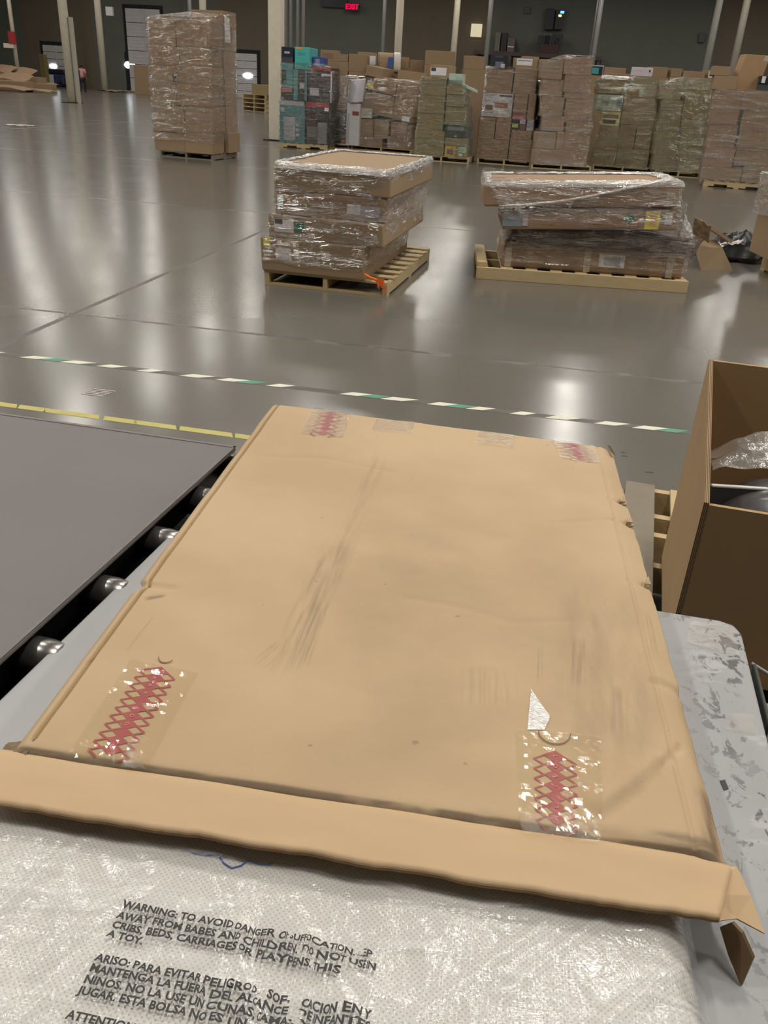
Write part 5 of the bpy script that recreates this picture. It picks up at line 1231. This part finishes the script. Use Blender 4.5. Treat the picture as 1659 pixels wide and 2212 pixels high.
# torn bits standing up along the right edge
for (u, v, w, h) in ((1352, 1083, .014, .004), (1368, 1128, .014, .003), (1412, 1262, .010, .003)):
    p = at(u, v, CZ) - Vector((.012, 0, 0)); m = MB(); m.face([p, p + Vector((w, .006, -.004)), p + Vector((w * .8, .022, h)), p + Vector((.004, .016, h * .6))]); m.build('torn_edge', BIG, r, solid=.003)
# dark corner wear at the far right
m = MB(); p = at(1318, 962, CZ + .0012); q = at(1331, 985, CZ - .004); m.face([p, q, q + Vector((-.010, .004, .004)), p + Vector((-.008, -.003, .001))]); m.build('worn_corner', plain('worn_brown', (.10, .06, .035), .9), r)
# the near flap
UT = [(-70, 1610), (20, 1622), (420, 1684), (800, 1742), (1200, 1804), (1500, 1848), (1586, 1866)]
LT = [(-70, 1736), (0, 1746), (420, 1810), (800, 1874), (1200, 1941), (1500, 1985), (1552, 1992)]
def polyline(P, x):
    for a, b in zip(P, P[1:]):
        if x <= b[0] or b is P[-1]:
            k = (x - a[0]) / (b[0] - a[0]); return a[1] + (b[1] - a[1]) * k
def flapv(u, v):
    x0 = -70 + 1654 * u; x1 = -70 + 1622 * u
    a = at(x0, polyline(UT, x0) + 5, CZ - .013); zb = .8725 + .002 * n3(u * 9, 1, 1)
    yl = polyline(LT, x1) + 5 * n3(u * 14, 3.1, 2) + 2.5 * n3(u * 60, 1.7, 2)
    b = at(x1, yl, zb); p = a.lerp(b, v)
    return p + up * (.007 * min(1, v / .12) * (1 - .5 * v) + .0015 * n3(u * 8, v * 3, 6) - (.006 * max(0, u - .93) / .07 * (1 - v)))
FLAPM = None
def flap_mat():
    t = NT('flap_board'); p = t.pos(); n = t.noise(p, 5, 3); f = t.noise(t.mapped(p, (30, 200, 1), rot=(0, 0, -.12)), 1, 2)
    c = t.mix(n, (.54, .375, .22), (.60, .43, .26)); c = t.mix(t.m('MULTIPLY', f, .12), c, (.45, .30, .17)); return t.done(t.bsdf(c, .7, spec=.3))
FLAPM = flap_mat()
m = MB(); m.grid(flapv, 120, 12); fp = m.build('near_flap', FLAPM, r, smooth=True, solid=.004)
m = MB()
for k in range(120):
    a, b = flapv(k / 120, 1), flapv((k + 1) / 120, 1); m.face([a - up * .0042, b - up * .0042, b + up * .0002, a + up * .0002])
m.build('corrugated_edge', KRAFT_EDGE, fp)
cor = [at(1500, 1866, CZ - .016), at(1592, 1872, CZ - .008), at(1622, 1935, .868), at(1652, 2016, .860), at(1592, 1984, .864), at(1546, 1990, .8715), at(1530, 1930, .876)]
m = MB(); m.face([cor[0], cor[6], cor[1]]); m.face([cor[1], cor[6], cor[2]]); m.face([cor[6], cor[5], cor[4], cor[2]]); m.face([cor[2], cor[4], cor[3]])
m.build('corner_flap', FLAPM, r, solid=.002, weld=True)
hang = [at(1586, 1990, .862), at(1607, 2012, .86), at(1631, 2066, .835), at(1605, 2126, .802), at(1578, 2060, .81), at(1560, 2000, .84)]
m = MB(); m.face(hang); m.build('side_flap', plain('dark_brown_inner_flap', (.20, .125, .06), .85), r, solid=.004)  # hanging inner flap in a plain dark brown
# crumpled worn corners
m = MB(); p = at(24, 1618, CZ - .006)
m.grid(lambda u, v: p + Vector((-.016 + .04 * u, -.012 + .03 * v, .006 * abs(n3(u * 5, v * 5, 8)) - .010 + .012 * u)), 8, 6); m.build('worn_corner', plain('scuffed_board', (.22, .16, .10), .9, var=.4, sc=80), r)

# tape pieces with the printed diamonds
REDP = plain('red_tape_print', (.38, .045, .05), .45, var=.2, sc=40); GLYPH = plain('pale_tape_lettering', (.60, .30, .25), .5)
def text_mesh(txt, size, bold=0.0, align='LEFT'):
    cu = bpy.data.curves.new('lettering', 'FONT'); cu.body = txt; cu.size = size; cu.offset = bold; cu.align_x = align; cu.resolution_u = 2
    o = bpy.data.objects.new('lettering', cu); COL.objects.link(o)
    dg = bpy.context.evaluated_depsgraph_get(); dg.update(); me = bpy.data.meshes.new_from_object(o.evaluated_get(dg))
    vs = [v.co.copy() for v in me.vertices]; fs = [list(p.vertices) for p in me.polygons]
    bpy.data.objects.remove(o); bpy.data.curves.remove(cu); bpy.data.meshes.remove(me)
    return vs, fs
def printed_tape(corners, letters, b0, pitch, half, acen, name='tape_strip', crump=0.25, amp=.0012, shear=0.0, arc=None, sc=45, film=None, nu=22, nv=34):
    """corners: far-left, far-right, near-right, near-left in the photo; b runs from far to near."""
    pc = [at(u, v, CZ) for u, v in corners]
    def P2(a, b): return pc[0].lerp(pc[1], a).lerp(pc[3].lerp(pc[2], a), b)
    def zt(p):
        s, t = None, None
        e = p - NL; s = e.dot(ca) / (NR - NL).length; t = (e - ca * e.dot(ca)).dot(cb - ca * cb.dot(ca)) / CL
        return CZ + dz_top(min(max(s, 0), 1), min(max(t, 0), 1))
    def wr(a, b, p): return amp * abs(n3(p.x * sc, p.y * sc, 2)) * (1 + 7 * max(0, (b - (1 - crump)) / max(crump, 1e-3)) ** 1.5 * (.4 + abs(n3(p.x * 25, p.y * 25, 3))))
    def S(a, b, off=0.0):
        p = P2(a, b); p.z = zt(p) + .0010 + wr(a, b, p) + off; return p
    m = MB(); m.grid(lambda u, v: S(u, v), nu, nv); tp = m.build(name, film or TAPE_CLEAR, r)
    if not letters: return tp, S
    m = MB(); pr = MB(); 
    def quad(pts): m.face([S(a, b, -.0004) for a, b in pts][::-1])
    def line(a0, b0_, a1, b1, w=.010):
        d = Vector((a1 - a0, (b1 - b0_) * 1.3)); d.normalize(); nx, ny = -d.y * w, d.x * w / 1.3
        for k in range(3):
            x0, y0, x1, y1 = a0 + (a1 - a0) * k / 3, b0_ + (b1 - b0_) * k / 3, a0 + (a1 - a0) * (k + 1) / 3, b0_ + (b1 - b0_) * (k + 1) / 3
            quad([(x0 - nx, y0 - ny), (x1 - nx, y1 - ny), (x1 + nx, y1 + ny), (x0 + nx, y0 + ny)])
    for i, ch in enumerate(letters):
        b = b0 + pitch * i
        if b + pitch * .5 > 1.0: break
        ac = acen; hb = pitch * .62
        sh = shear
        quad([(ac - half, b - sh * half), (ac, b - hb), (ac + half, b + sh * half), (ac, b + hb)])
        for sg in (-1, 1):
            x0, x1, x2 = ac, ac + sg * half, ac + sg * 2 * half; bb = b + pitch * .5
            sy = sh * half * sg
            line(x0 + sg * half * .0, b - hb * .94, x2, bb + 2 * sy - hb * .0); line(x1, bb + sy + pitch * .5, x2, bb + 2 * sy); line(x0, bb + .5 * pitch + hb * .3, x1, bb + sy + pitch * .5) if False else None
        if ch != ' ':
            vs, fs = text_mesh(ch, 1.0, 0.0, 'CENTER'); n = len(pr.v)
            for v in vs: pr.v.append(S(ac + (v.y - .35) * half * .55, b + v.x * pitch * .55, .0006))
            for f in fs: pr.f.append([n + k for k in f]); pr.m.append(0)
    dp = m.build('printed_diamonds', REDP, tp)
    if pr.f: pr.build('tape_letters', GLYPH, dp)
    if arc:
        m = MB(); ax, bx_, ra, rb = arc; N = 18
        for k in range(N):
            t0, t1 = math.pi * k / N, math.pi * (k + 1) / N; w = .006
            m.face([S(ax + (ra - w) * math.cos(t0), bx_ + (rb - w) * math.sin(t0), .0003), S(ax + (ra + w) * math.cos(t0), bx_ + (rb + w) * math.sin(t0), .0003), S(ax + (ra + w) * math.cos(t1), bx_ + (rb + w) * math.sin(t1), .0003), S(ax + (ra - w) * math.cos(t1), bx_ + (rb - w) * math.sin(t1), .0003)])
        m.build('stamp_arc', plain('brown_stamp', (.20, .11, .06), .6), tp)
    return tp, S
tpR, SR = printed_tape([(1112, 1577), (1298, 1590), (1300, 1822), (1122, 1796)], 'LOAI TU', .265, .098, .127, .46, arc=(.46, .0, .19, .135), shear=.05)
tpL, SL2 = printed_tape([(283, 1423), (430, 1453), (318, 1660), (140, 1640)], 'FAAA ADO   R', .075, .0805, .135, .47, arc=(.46, -.075, .10, .05), shear=.06)
printed_tape([(678, 881), (759, 892), (740, 947), (650, 938)], 'xxxxxx'.replace('x', ' '), .16, .145, .15, .5, crump=.9, amp=.0010, film=TAPE_CRUMP)
printed_tape([(1190, 949), (1281, 962), (1299, 1003), (1213, 992)], '      ', .14, .145, .15, .5, crump=.9, amp=.0010, film=TAPE_CRUMP)
printed_tape([(814, 905), (897, 911), (888, 938), (803, 930)], '', 0, 0, 0, 0, crump=.6, film=TAPE_CRUMP)
printed_tape([(1036, 931), (1113, 941), (1108, 971), (1026, 960)], '', 0, 0, 0, 0, crump=.9, amp=.002, film=TAPE_CRUMP)
# crumpled tape ends at the near edge of the two front pieces, and a loose scrap above the right one
film_sheet('tape_end', TAPE_CRUMP, ((262, 1658), (315, 1664), (292, 1616), (276, 1600)), CZ + .001, 18, 18, .010, 55, tpL, 4)
film_sheet('tape_end', TAPE_CRUMP, ((1128, 1800), (1300, 1824), (1296, 1768), (1120, 1758)), CZ + .001, 44, 16, .010, 45, tpR, 6)
pc = [(1139, 1578), (1176, 1578), (1188, 1549), (1147, 1491)]
m = MB()
for i in range(14):
    for j in range(14):
        def Q(i, j):
            u, v = i / 14, j / 14; a = Vector(pc[0]).lerp(Vector(pc[1]), u); b = Vector(pc[3]).lerp(Vector(pc[2]), u); q = a.lerp(b, v); p = at(q.x, q.y, CZ)
            return p + up * (.0014 + .0005 * abs(n3(p.x * 180, p.y * 180)))
        m.face([Q(i, j), Q(i + 1, j), Q(i + 1, j + 1), Q(i, j + 1)])
m.build('tape_scrap', clearfilm('glare_tape_scrap', (.9, .9, .88), .22, 160, .62, .7, 8.0), r, weld=True)  # lamp glare put into the scrap as white haze and boosted reflection

# ------------------------------------------------------------------ white padded product in its plastic bag
BO = NL; ba = ca; bb_ = (cb - ca * cb.dot(ca)).normalized()
def bagP(s, t): return BO + ba * s + bb_ * t
SR_ = .842; S0_ = -.035
def bagW(u, t):
    k = min(1, max(0, (t + .10) / .08)); k = k * k * (3 - 2 * k); s0 = S0_ + (.03 - S0_) * k
    return bagP(s0 + (SR_ - s0) * u, t)
def film_z(p):
    e = p - BO; s, t = e.dot(ba), e.dot(bb_)
    z = .857
    z += .0026 * n3(s * 9 + t * 7, s * 2.0 - t * 2.6, 3.3) + .0022 * n3(s * 22 + t * 26, s * 4 - t * 3, 8.1) + .0012 * n3(s * 60 + t * 50, t * 18, 1.9)
    for (x0, y0, x1, y1, h, w) in FOLDS:
        d = segd2((s, t), x0, y0, x1, y1); z += h * math.exp(-(d / w) ** 2)
    if s > SR_ - .06: z -= .045 * ((s - SR_ + .06) / .06) ** 2.2
    if t > -.13: z -= .004 * min(1, (t + .13) / .08)
    return z
def segd2(p, x0, y0, x1, y1):
    d = (x1 - x0, y1 - y0); L2 = d[0] ** 2 + d[1] ** 2; t = max(0, min(1, ((p[0] - x0) * d[0] + (p[1] - y0) * d[1]) / L2)); return math.hypot(p[0] - x0 - d[0] * t, p[1] - y0 - d[1] * t)
FOLDS = []
def fold(px0, px1, h, w):
    a, b = at(px0[0], px0[1], .86) - BO, at(px1[0], px1[1], .86) - BO
    FOLDS.append((a.dot(ba), a.dot(bb_), b.dot(ba), b.dot(bb_), h, w))
for f in (((470, 1890), (560, 2212), .003, .006), ((545, 1900), (500, 2120), .0035, .007), ((60, 2100), (290, 1900), .003, .006), ((230, 2030), (60, 2180), .0025, .006),
          ((1300, 2212), (1480, 2070), .004, .008), ((900, 2190), (1180, 1990), .003, .007), ((620, 1930), (760, 2190), .003, .008), ((700, 2050), (860, 2160), .003, .006),
          ((330, 1900), (200, 1990), .003, .006), ((1080, 2150), (1320, 1960), .0025, .007), ((10, 1950), (180, 1800), .003, .007)): fold(*f)
def pad_mat():
    t = NT('dotted_white_fabric'); p = t.pos()
    x = t.n('ShaderNodeVectorMath', {0: p, 1: tuple(ba)}, operation='DOT_PRODUCT').outputs['Value']; y = t.n('ShaderNodeVectorMath', {0: p, 1: tuple(bb_)}, operation='DOT_PRODUCT').outputs['Value']
    K = 2 * math.pi / .0066
    d = t.m('MULTIPLY', t.m('SINE', t.m('MULTIPLY', x, K)), t.m('SINE', t.m('MULTIPLY', y, K)))
    dots = t.step(d, .30, .75); n = t.noise(p, 6, 3)
    c = t.mix(n, (.66, .635, .60), (.76, .74, .71)); c = t.mix(t.m('MULTIPLY', dots, .6), c, (.38, .36, .34))
    return t.done(t.bsdf(c, .8, normal=t.bump(dots, -.4, .0006), spec=.2))
r = root('padded_panel', bagP(.4, -.1) - up * (.88 - TZ - .004), 'white dotted padded panel inside the clear bag, sliding out of the carton', 'panel')
T0_, T1_ = -.45, .14
m = MB(); m.grid(lambda u, v: (lambda p: Vector((p.x, p.y, film_z(p) - .006)))(bagW(.0 + .988 * u, T0_ + (T1_ - T0_) * v)), 90, 60); m.build('cover', pad_mat(), r, smooth=True, solid=.035)
m = MB(); p = [bagP(.04, T0_ + .01), bagP(SR_ - .05, T0_ + .01), bagP(SR_ - .05, T1_ - .01), bagP(.04, T1_ - .01)]; p = [Vector((q.x, q.y, TZ + .008)) for q in p]
m.hexa(p + [q + up * .01 for q in p]); m.build('base_board', WHITE, r)
pts = [at(u, v, .862) for u, v in ((398, 1818), (420, 1828), (445, 1832), (470, 1830), (482, 1850), (500, 1862), (520, 1856), (535, 1842), (560, 1850), (580, 1852), (592, 1848))]
m = MB()
pp = []
for i in range(len(pts) - 1):
    for k in range(4): q = pts[i].lerp(pts[i + 1], k / 4); q.z = film_z(q) - .0052; pp.append(q)
m.tube(pp, .0011, 6); m.build('blue_thread', plain('blue_thread', (.03, .10, .35), .6), r)
t = NT('clear_poly_bag'); pz = t.pos()
w1 = t.noise(t.mapped(pz, (10, 4, 1), rot=(0, 0, .7)), 2.2, 5, .6, .6); w2 = t.noise(t.mapped(pz, (4, 16, 1), rot=(0, 0, .5)), 2.0, 4, .6, .8); w3 = t.noise(pz, 90, 3)
nrm = t.bump(t.m('ADD', t.m('ADD', w1, w2), t.m('MULTIPLY', w3, .06)), .5, .010)
hz = t.m('ADD', .05, t.m('MULTIPLY', t.step(w2, .5, .68), .22))
gl = t.n('ShaderNodeBsdfGlossy', {0: (1, 1, 1), 'Roughness': .20, 'Normal': nrm}); tr = t.n('ShaderNodeBsdfTransparent', {0: (.97, .97, .97)}); df = t.n('ShaderNodeBsdfDiffuse', {0: (.9, .9, .9)})
a_ = t.n('ShaderNodeMixShader', {0: hz, 1: tr.outputs[0], 2: df.outputs[0]})
b_ = t.n('ShaderNodeMixShader', {0: t.m('MULTIPLY', t.fres(nrm), 1.1, clamp=True), 1: a_.outputs[0], 2: gl.outputs[0]}); BAGM = t.done(b_.outputs[0])
bag = root('plastic_bag', bagP(.4, -.1) - up * (.88 - TZ - .004), 'clear plastic bag printed with a suffocation warning around the white panel', 'bag')
m = MB(); m.grid(lambda u, v: (lambda p: Vector((p.x, p.y, film_z(p))))(bagW(-.008 + 1.012 * u, T0_ - .02 + (T1_ - T0_ + .03) * v)), 220, 150); m.build('bag_film', BAGM, bag, smooth=True)
TXT = [((263, 1962), 'WARNING: TO AVOID DANGER OF SUFFOCATION. KEEP'), ((251, 1984), 'AWAY FROM BABES AND CHILDREN. DO NOT USE IN'), ((240, 2005), 'CRIBS, BEDS, CARRIAGES OR PLAYPENS. THIS'), ((230, 2026), 'A TOY.'),
       ((204, 2077), 'ARISO: PARA EVITAR PELIGRO DE SOFOCACION EN Y'), ((192, 2099), 'MANTENGA LA FUERA DEL ALCANCE DE INFANTES'), ((179, 2123), 'NINOS. NO LA USE UN CUNAS, CAMAS Y CUN'), ((167, 2147), 'JUGAR. ESTA BOLSA NO ES UN'), ((141, 2200), 'ATTENTION')]
tx = (at(417, 1992, .857) - at(263, 1962, .857)).normalized()
vd = (at(230, 2026, .857) - at(263, 1962, .857)); rowh = vd.length / 3; ty = -vd.normalized()
LINEW = (at(735, 2075, .857) - at(240, 2005, .857)).length
vs, _f = text_mesh(TXT[2][1], 1.0, .012); KX = LINEW / max(v.x for v in vs); KY = rowh * .70 / .73
for li, (px, txt) in enumerate(TXT):
    vs, fs = text_mesh(txt, 1.0, .034); o0 = at(px[0], px[1], .857); m = MB()
    for v in vs:
        x, y = v.x * KX, v.y * KY
        xs_ = {0: .80, 1: .93, 4: .93}.get(li, 1.0); x = x if x < .13 else .13 + (x - .13) * xs_
        amp = min(1, max(0, (x - .07) / .10))
        x += amp * .0030 * math.sin(x * 95 + o0.y * 60) + amp * .0018 * math.sin(x * 230 + o0.y * 150)
        y += amp * (.0055 * n3(x * 24, o0.y * 14, 5.0) + .0035 * n3(x * 70, y * 40 + o0.y * 30, 2.0)) - .00 * x
        p = o0 + tx * x + ty * y; p.z = film_z(p) + .0007; m.v.append(p)
    keep = []
    for f in fs:
        c0 = sum((m.v[i] for i in f), Vector()) / len(f); x = (c0 - o0).dot(tx)
        if x > .15 and n3(c0.x * 60, c0.y * 60, 4.4) > .50 - .22 * min(1, max(0, x - .20) / .10): continue
        keep.append(f)
    m.f = keep; m.m = [0] * len(keep); m.build('warning_text', INK, bag)

# ------------------------------------------------------------------ tall open bulk box, its contents, and the old pallet
HF, HB = .70, .90
gF = at(1521, 1085, HF); gB = at(1531, 776, HB); gl_ = Vector((gB.x - gF.x, gB.y - gF.y, 0)); GD = gl_.length; gl_.normalize(); gr = Vector((gl_.y, -gl_.x, 0))
GW, GT, GB0 = 1.05, .014, .148
r = root('bulk_box', Vector((gF.x, gF.y, 0)) + gl_ * GD / 2 + gr * GW / 2, 'tall open brown bulk box with a cut-down front at right', 'box')
g0 = Vector((gF.x, gF.y, GB0))
GK = plain('bulk_board', (.42, .275, .14), .8, var=.08)
def slab(poly, th, name, mats, edge=True):                            # polygon extruded by th; rim gets the second material
    m = MB(); n = len(poly); m.v = [Vector(p) for p in poly] + [Vector(p) + th for p in poly]
    m.f = [list(range(n))[::-1], list(range(n, 2 * n))] + [[i, (i + 1) % n, n + (i + 1) % n, n + i] for i in range(n)]; m.m = [0, 0] + [1] * n
    return m.build(name, mats, r)
t = NT('layered_cut_edge'); pz = t.pos(); dd = t.n('ShaderNodeVectorMath', {0: pz, 1: tuple(gr)}, operation='DOT_PRODUCT').outputs['Value']
sn = t.step(t.m('SINE', t.m('MULTIPLY', dd, 2 * math.pi / .0047)), -.2, .5); c = t.mix(sn, (.16, .10, .055), (.42, .30, .18)); LAYER = t.done(t.bsdf(c, .9, spec=.2))
zf, zb = Vector((0, 0, HF - GB0)), Vector((0, 0, HB - GB0))
slab([g0, g0 + gl_ * GD, g0 + gl_ * GD + zb, g0 + zf], gr * GT, 'side_wall', [GK, LAYER])
slab([g0 + gr * (GT + .001), g0 + gr * GW, g0 + gr * GW + zf, g0 + gr * (GT + .001) + zf - Vector((0, 0, .006))], gl_ * GT, 'front_wall', [GK, KRAFT_IN])
slab([g0 + gl_ * (GD - GT) + gr * (GT + .001), g0 + gl_ * (GD - GT) + gr * GW, g0 + gl_ * (GD - GT) + gr * GW + zb, g0 + gl_ * (GD - GT) + gr * (GT + .001) + zb], gl_ * GT, 'back_wall', [GK, KRAFT_IN])
slab([g0 + gr * GW, g0 + gl_ * GD + gr * GW, g0 + gl_ * GD + gr * GW + zb, g0 + gr * GW + zb], gr * GT, 'side_wall', [GK, KRAFT_IN])
m = MB(); m.box(g0 + gr * GT + gl_ * GT, gr * (GW - GT), gl_ * (GD - 2 * GT), up * .012); m.build('bottom_panel', GK, r)
GZ = .63
BAGG = clearfilm('grey_poly', (.35, .35, .37), .2, 25, .35, 1.0, 1.6)
GREYBAG = plain('dark_grey_poly', (.085, .083, .088), .25, spec=.6)
gc = g0 + gr * .31 + gl_ * .28; gc.z = .41
m = MB()
def sack(u, v):
    t_ = 2 * math.pi * u; f = math.pi * (v - .5); n = 1 + .10 * n3(math.cos(t_) * 2.2, math.sin(t_) * 2.2, v * 4) + .05 * n3(u * 26, v * 7, 4)
    return gc + gr * (.265 * n * math.cos(t_) * abs(math.cos(f)) ** .6) + gl_ * (.22 * n * math.sin(t_) * abs(math.cos(f)) ** .6) + up * (.235 * math.copysign(abs(math.sin(f)) ** .8, math.sin(f)) * (1 + .06 * n3(u * 9, v * 5, 7)) + .01)
m.grid(sack, 48, 28, closed_u=True); tag(m.build('plastic_sack', GREYBAG, smooth=True), 'dark grey bulging plastic sack inside the bulk box', 'sack')
wA, wB = at(1541, 1040, .66), at(1700, 1050, .66)
m = MB(); wd_ = Vector((wB.x - wA.x, wB.y - wA.y, 0)); m.box(Vector((wA.x, wA.y, .165)), wd_, Vector((0, .03, 0)), up * .475)
o = tag(m.build('slim_panel', CHAR), 'slim dark panel with a white top edge standing in the bulk box', 'box')  # flat item of unknown kind, built as a thin panel
m = MB(); m.box(Vector((wA.x, wA.y - .001, .6402)), wd_, Vector((0, .014, 0)), up * .008); m.build('white_edging', plain('white_edging', (.78, .78, .78), .4), o, bevel=.003)
m = MB(); cA = Vector((wA.x + .015, wA.y + .045, 0))
m.grid(lambda u, v: cA + gr * (.45 * u) + gl_ * (.05 + .16 * v) + up * (.655 + .10 * math.sin(math.pi * min(1, u * 1.25)) * (.35 + .65 * v) + .025 * n3(u * 7, v * 5, 3)), 26, 14)
tag(m.build('clear_bag', clearfilm('clear_crumpled_poly', (.85, .85, .85), .18, 40, .22, 1.0, 1.6), smooth=True), 'crumpled clear plastic bag lying behind the white-edged panel', 'bag')
m = MB(); m.box(Vector((wA.x + .03, wA.y + .06, .165)), gr * .6, gl_ * .22, up * .30); tag(m.build('carton', GK, bevel=.01), 'brown carton under the clear bag in the bulk box', 'carton')

o0 = at(1352, 1037, .145); pe = gl_; pr_ = gr
oB = o0; L_ = 1.0
r = root('old_pallet', Vector((o0.x, o0.y, 0)) - pe * .5 + pr_ * .5, 'weathered pallet with a grey plank on the floor behind the bulk box', 'pallet')
OL = 1.44
def opos(x, y, z): return Vector((o0.x, o0.y, z)) + pr_ * x + pe * y
m = MB(); m.box(opos(0, -OL, .127), pr_ * .125, pe * OL, up * .018); m.build('deck_board', OLDWOOD, r, bevel=.003)
for x, w in ((.19, .035), (.30, .09), (.50, .09), (.70, .09), (.90, .09), (1.06, .10)):
    m = MB(); m.box(opos(x, -OL, .127), pr_ * w, pe * (OL - .02 if x > .2 else .62), up * .018) if x > .2 else m.box(opos(x, -.62, .127), pr_ * w, pe * .60, up * .018); m.build('deck_board', PINE, r, bevel=.003)
for y in (-.04, -.30, -.47, -.72, -1.08, -OL):
    m = MB(); m.box(opos(0, y, .02), pr_ * 1.16, pe * .038, up * .107); m.build('stringer', PINE, r)
for x in (0.0, .53, 1.06):
    m = MB(); m.box(opos(x, -OL, 0), pr_ * .1, pe * OL, up * .02); m.build('bottom_board', OLDWOOD, r)
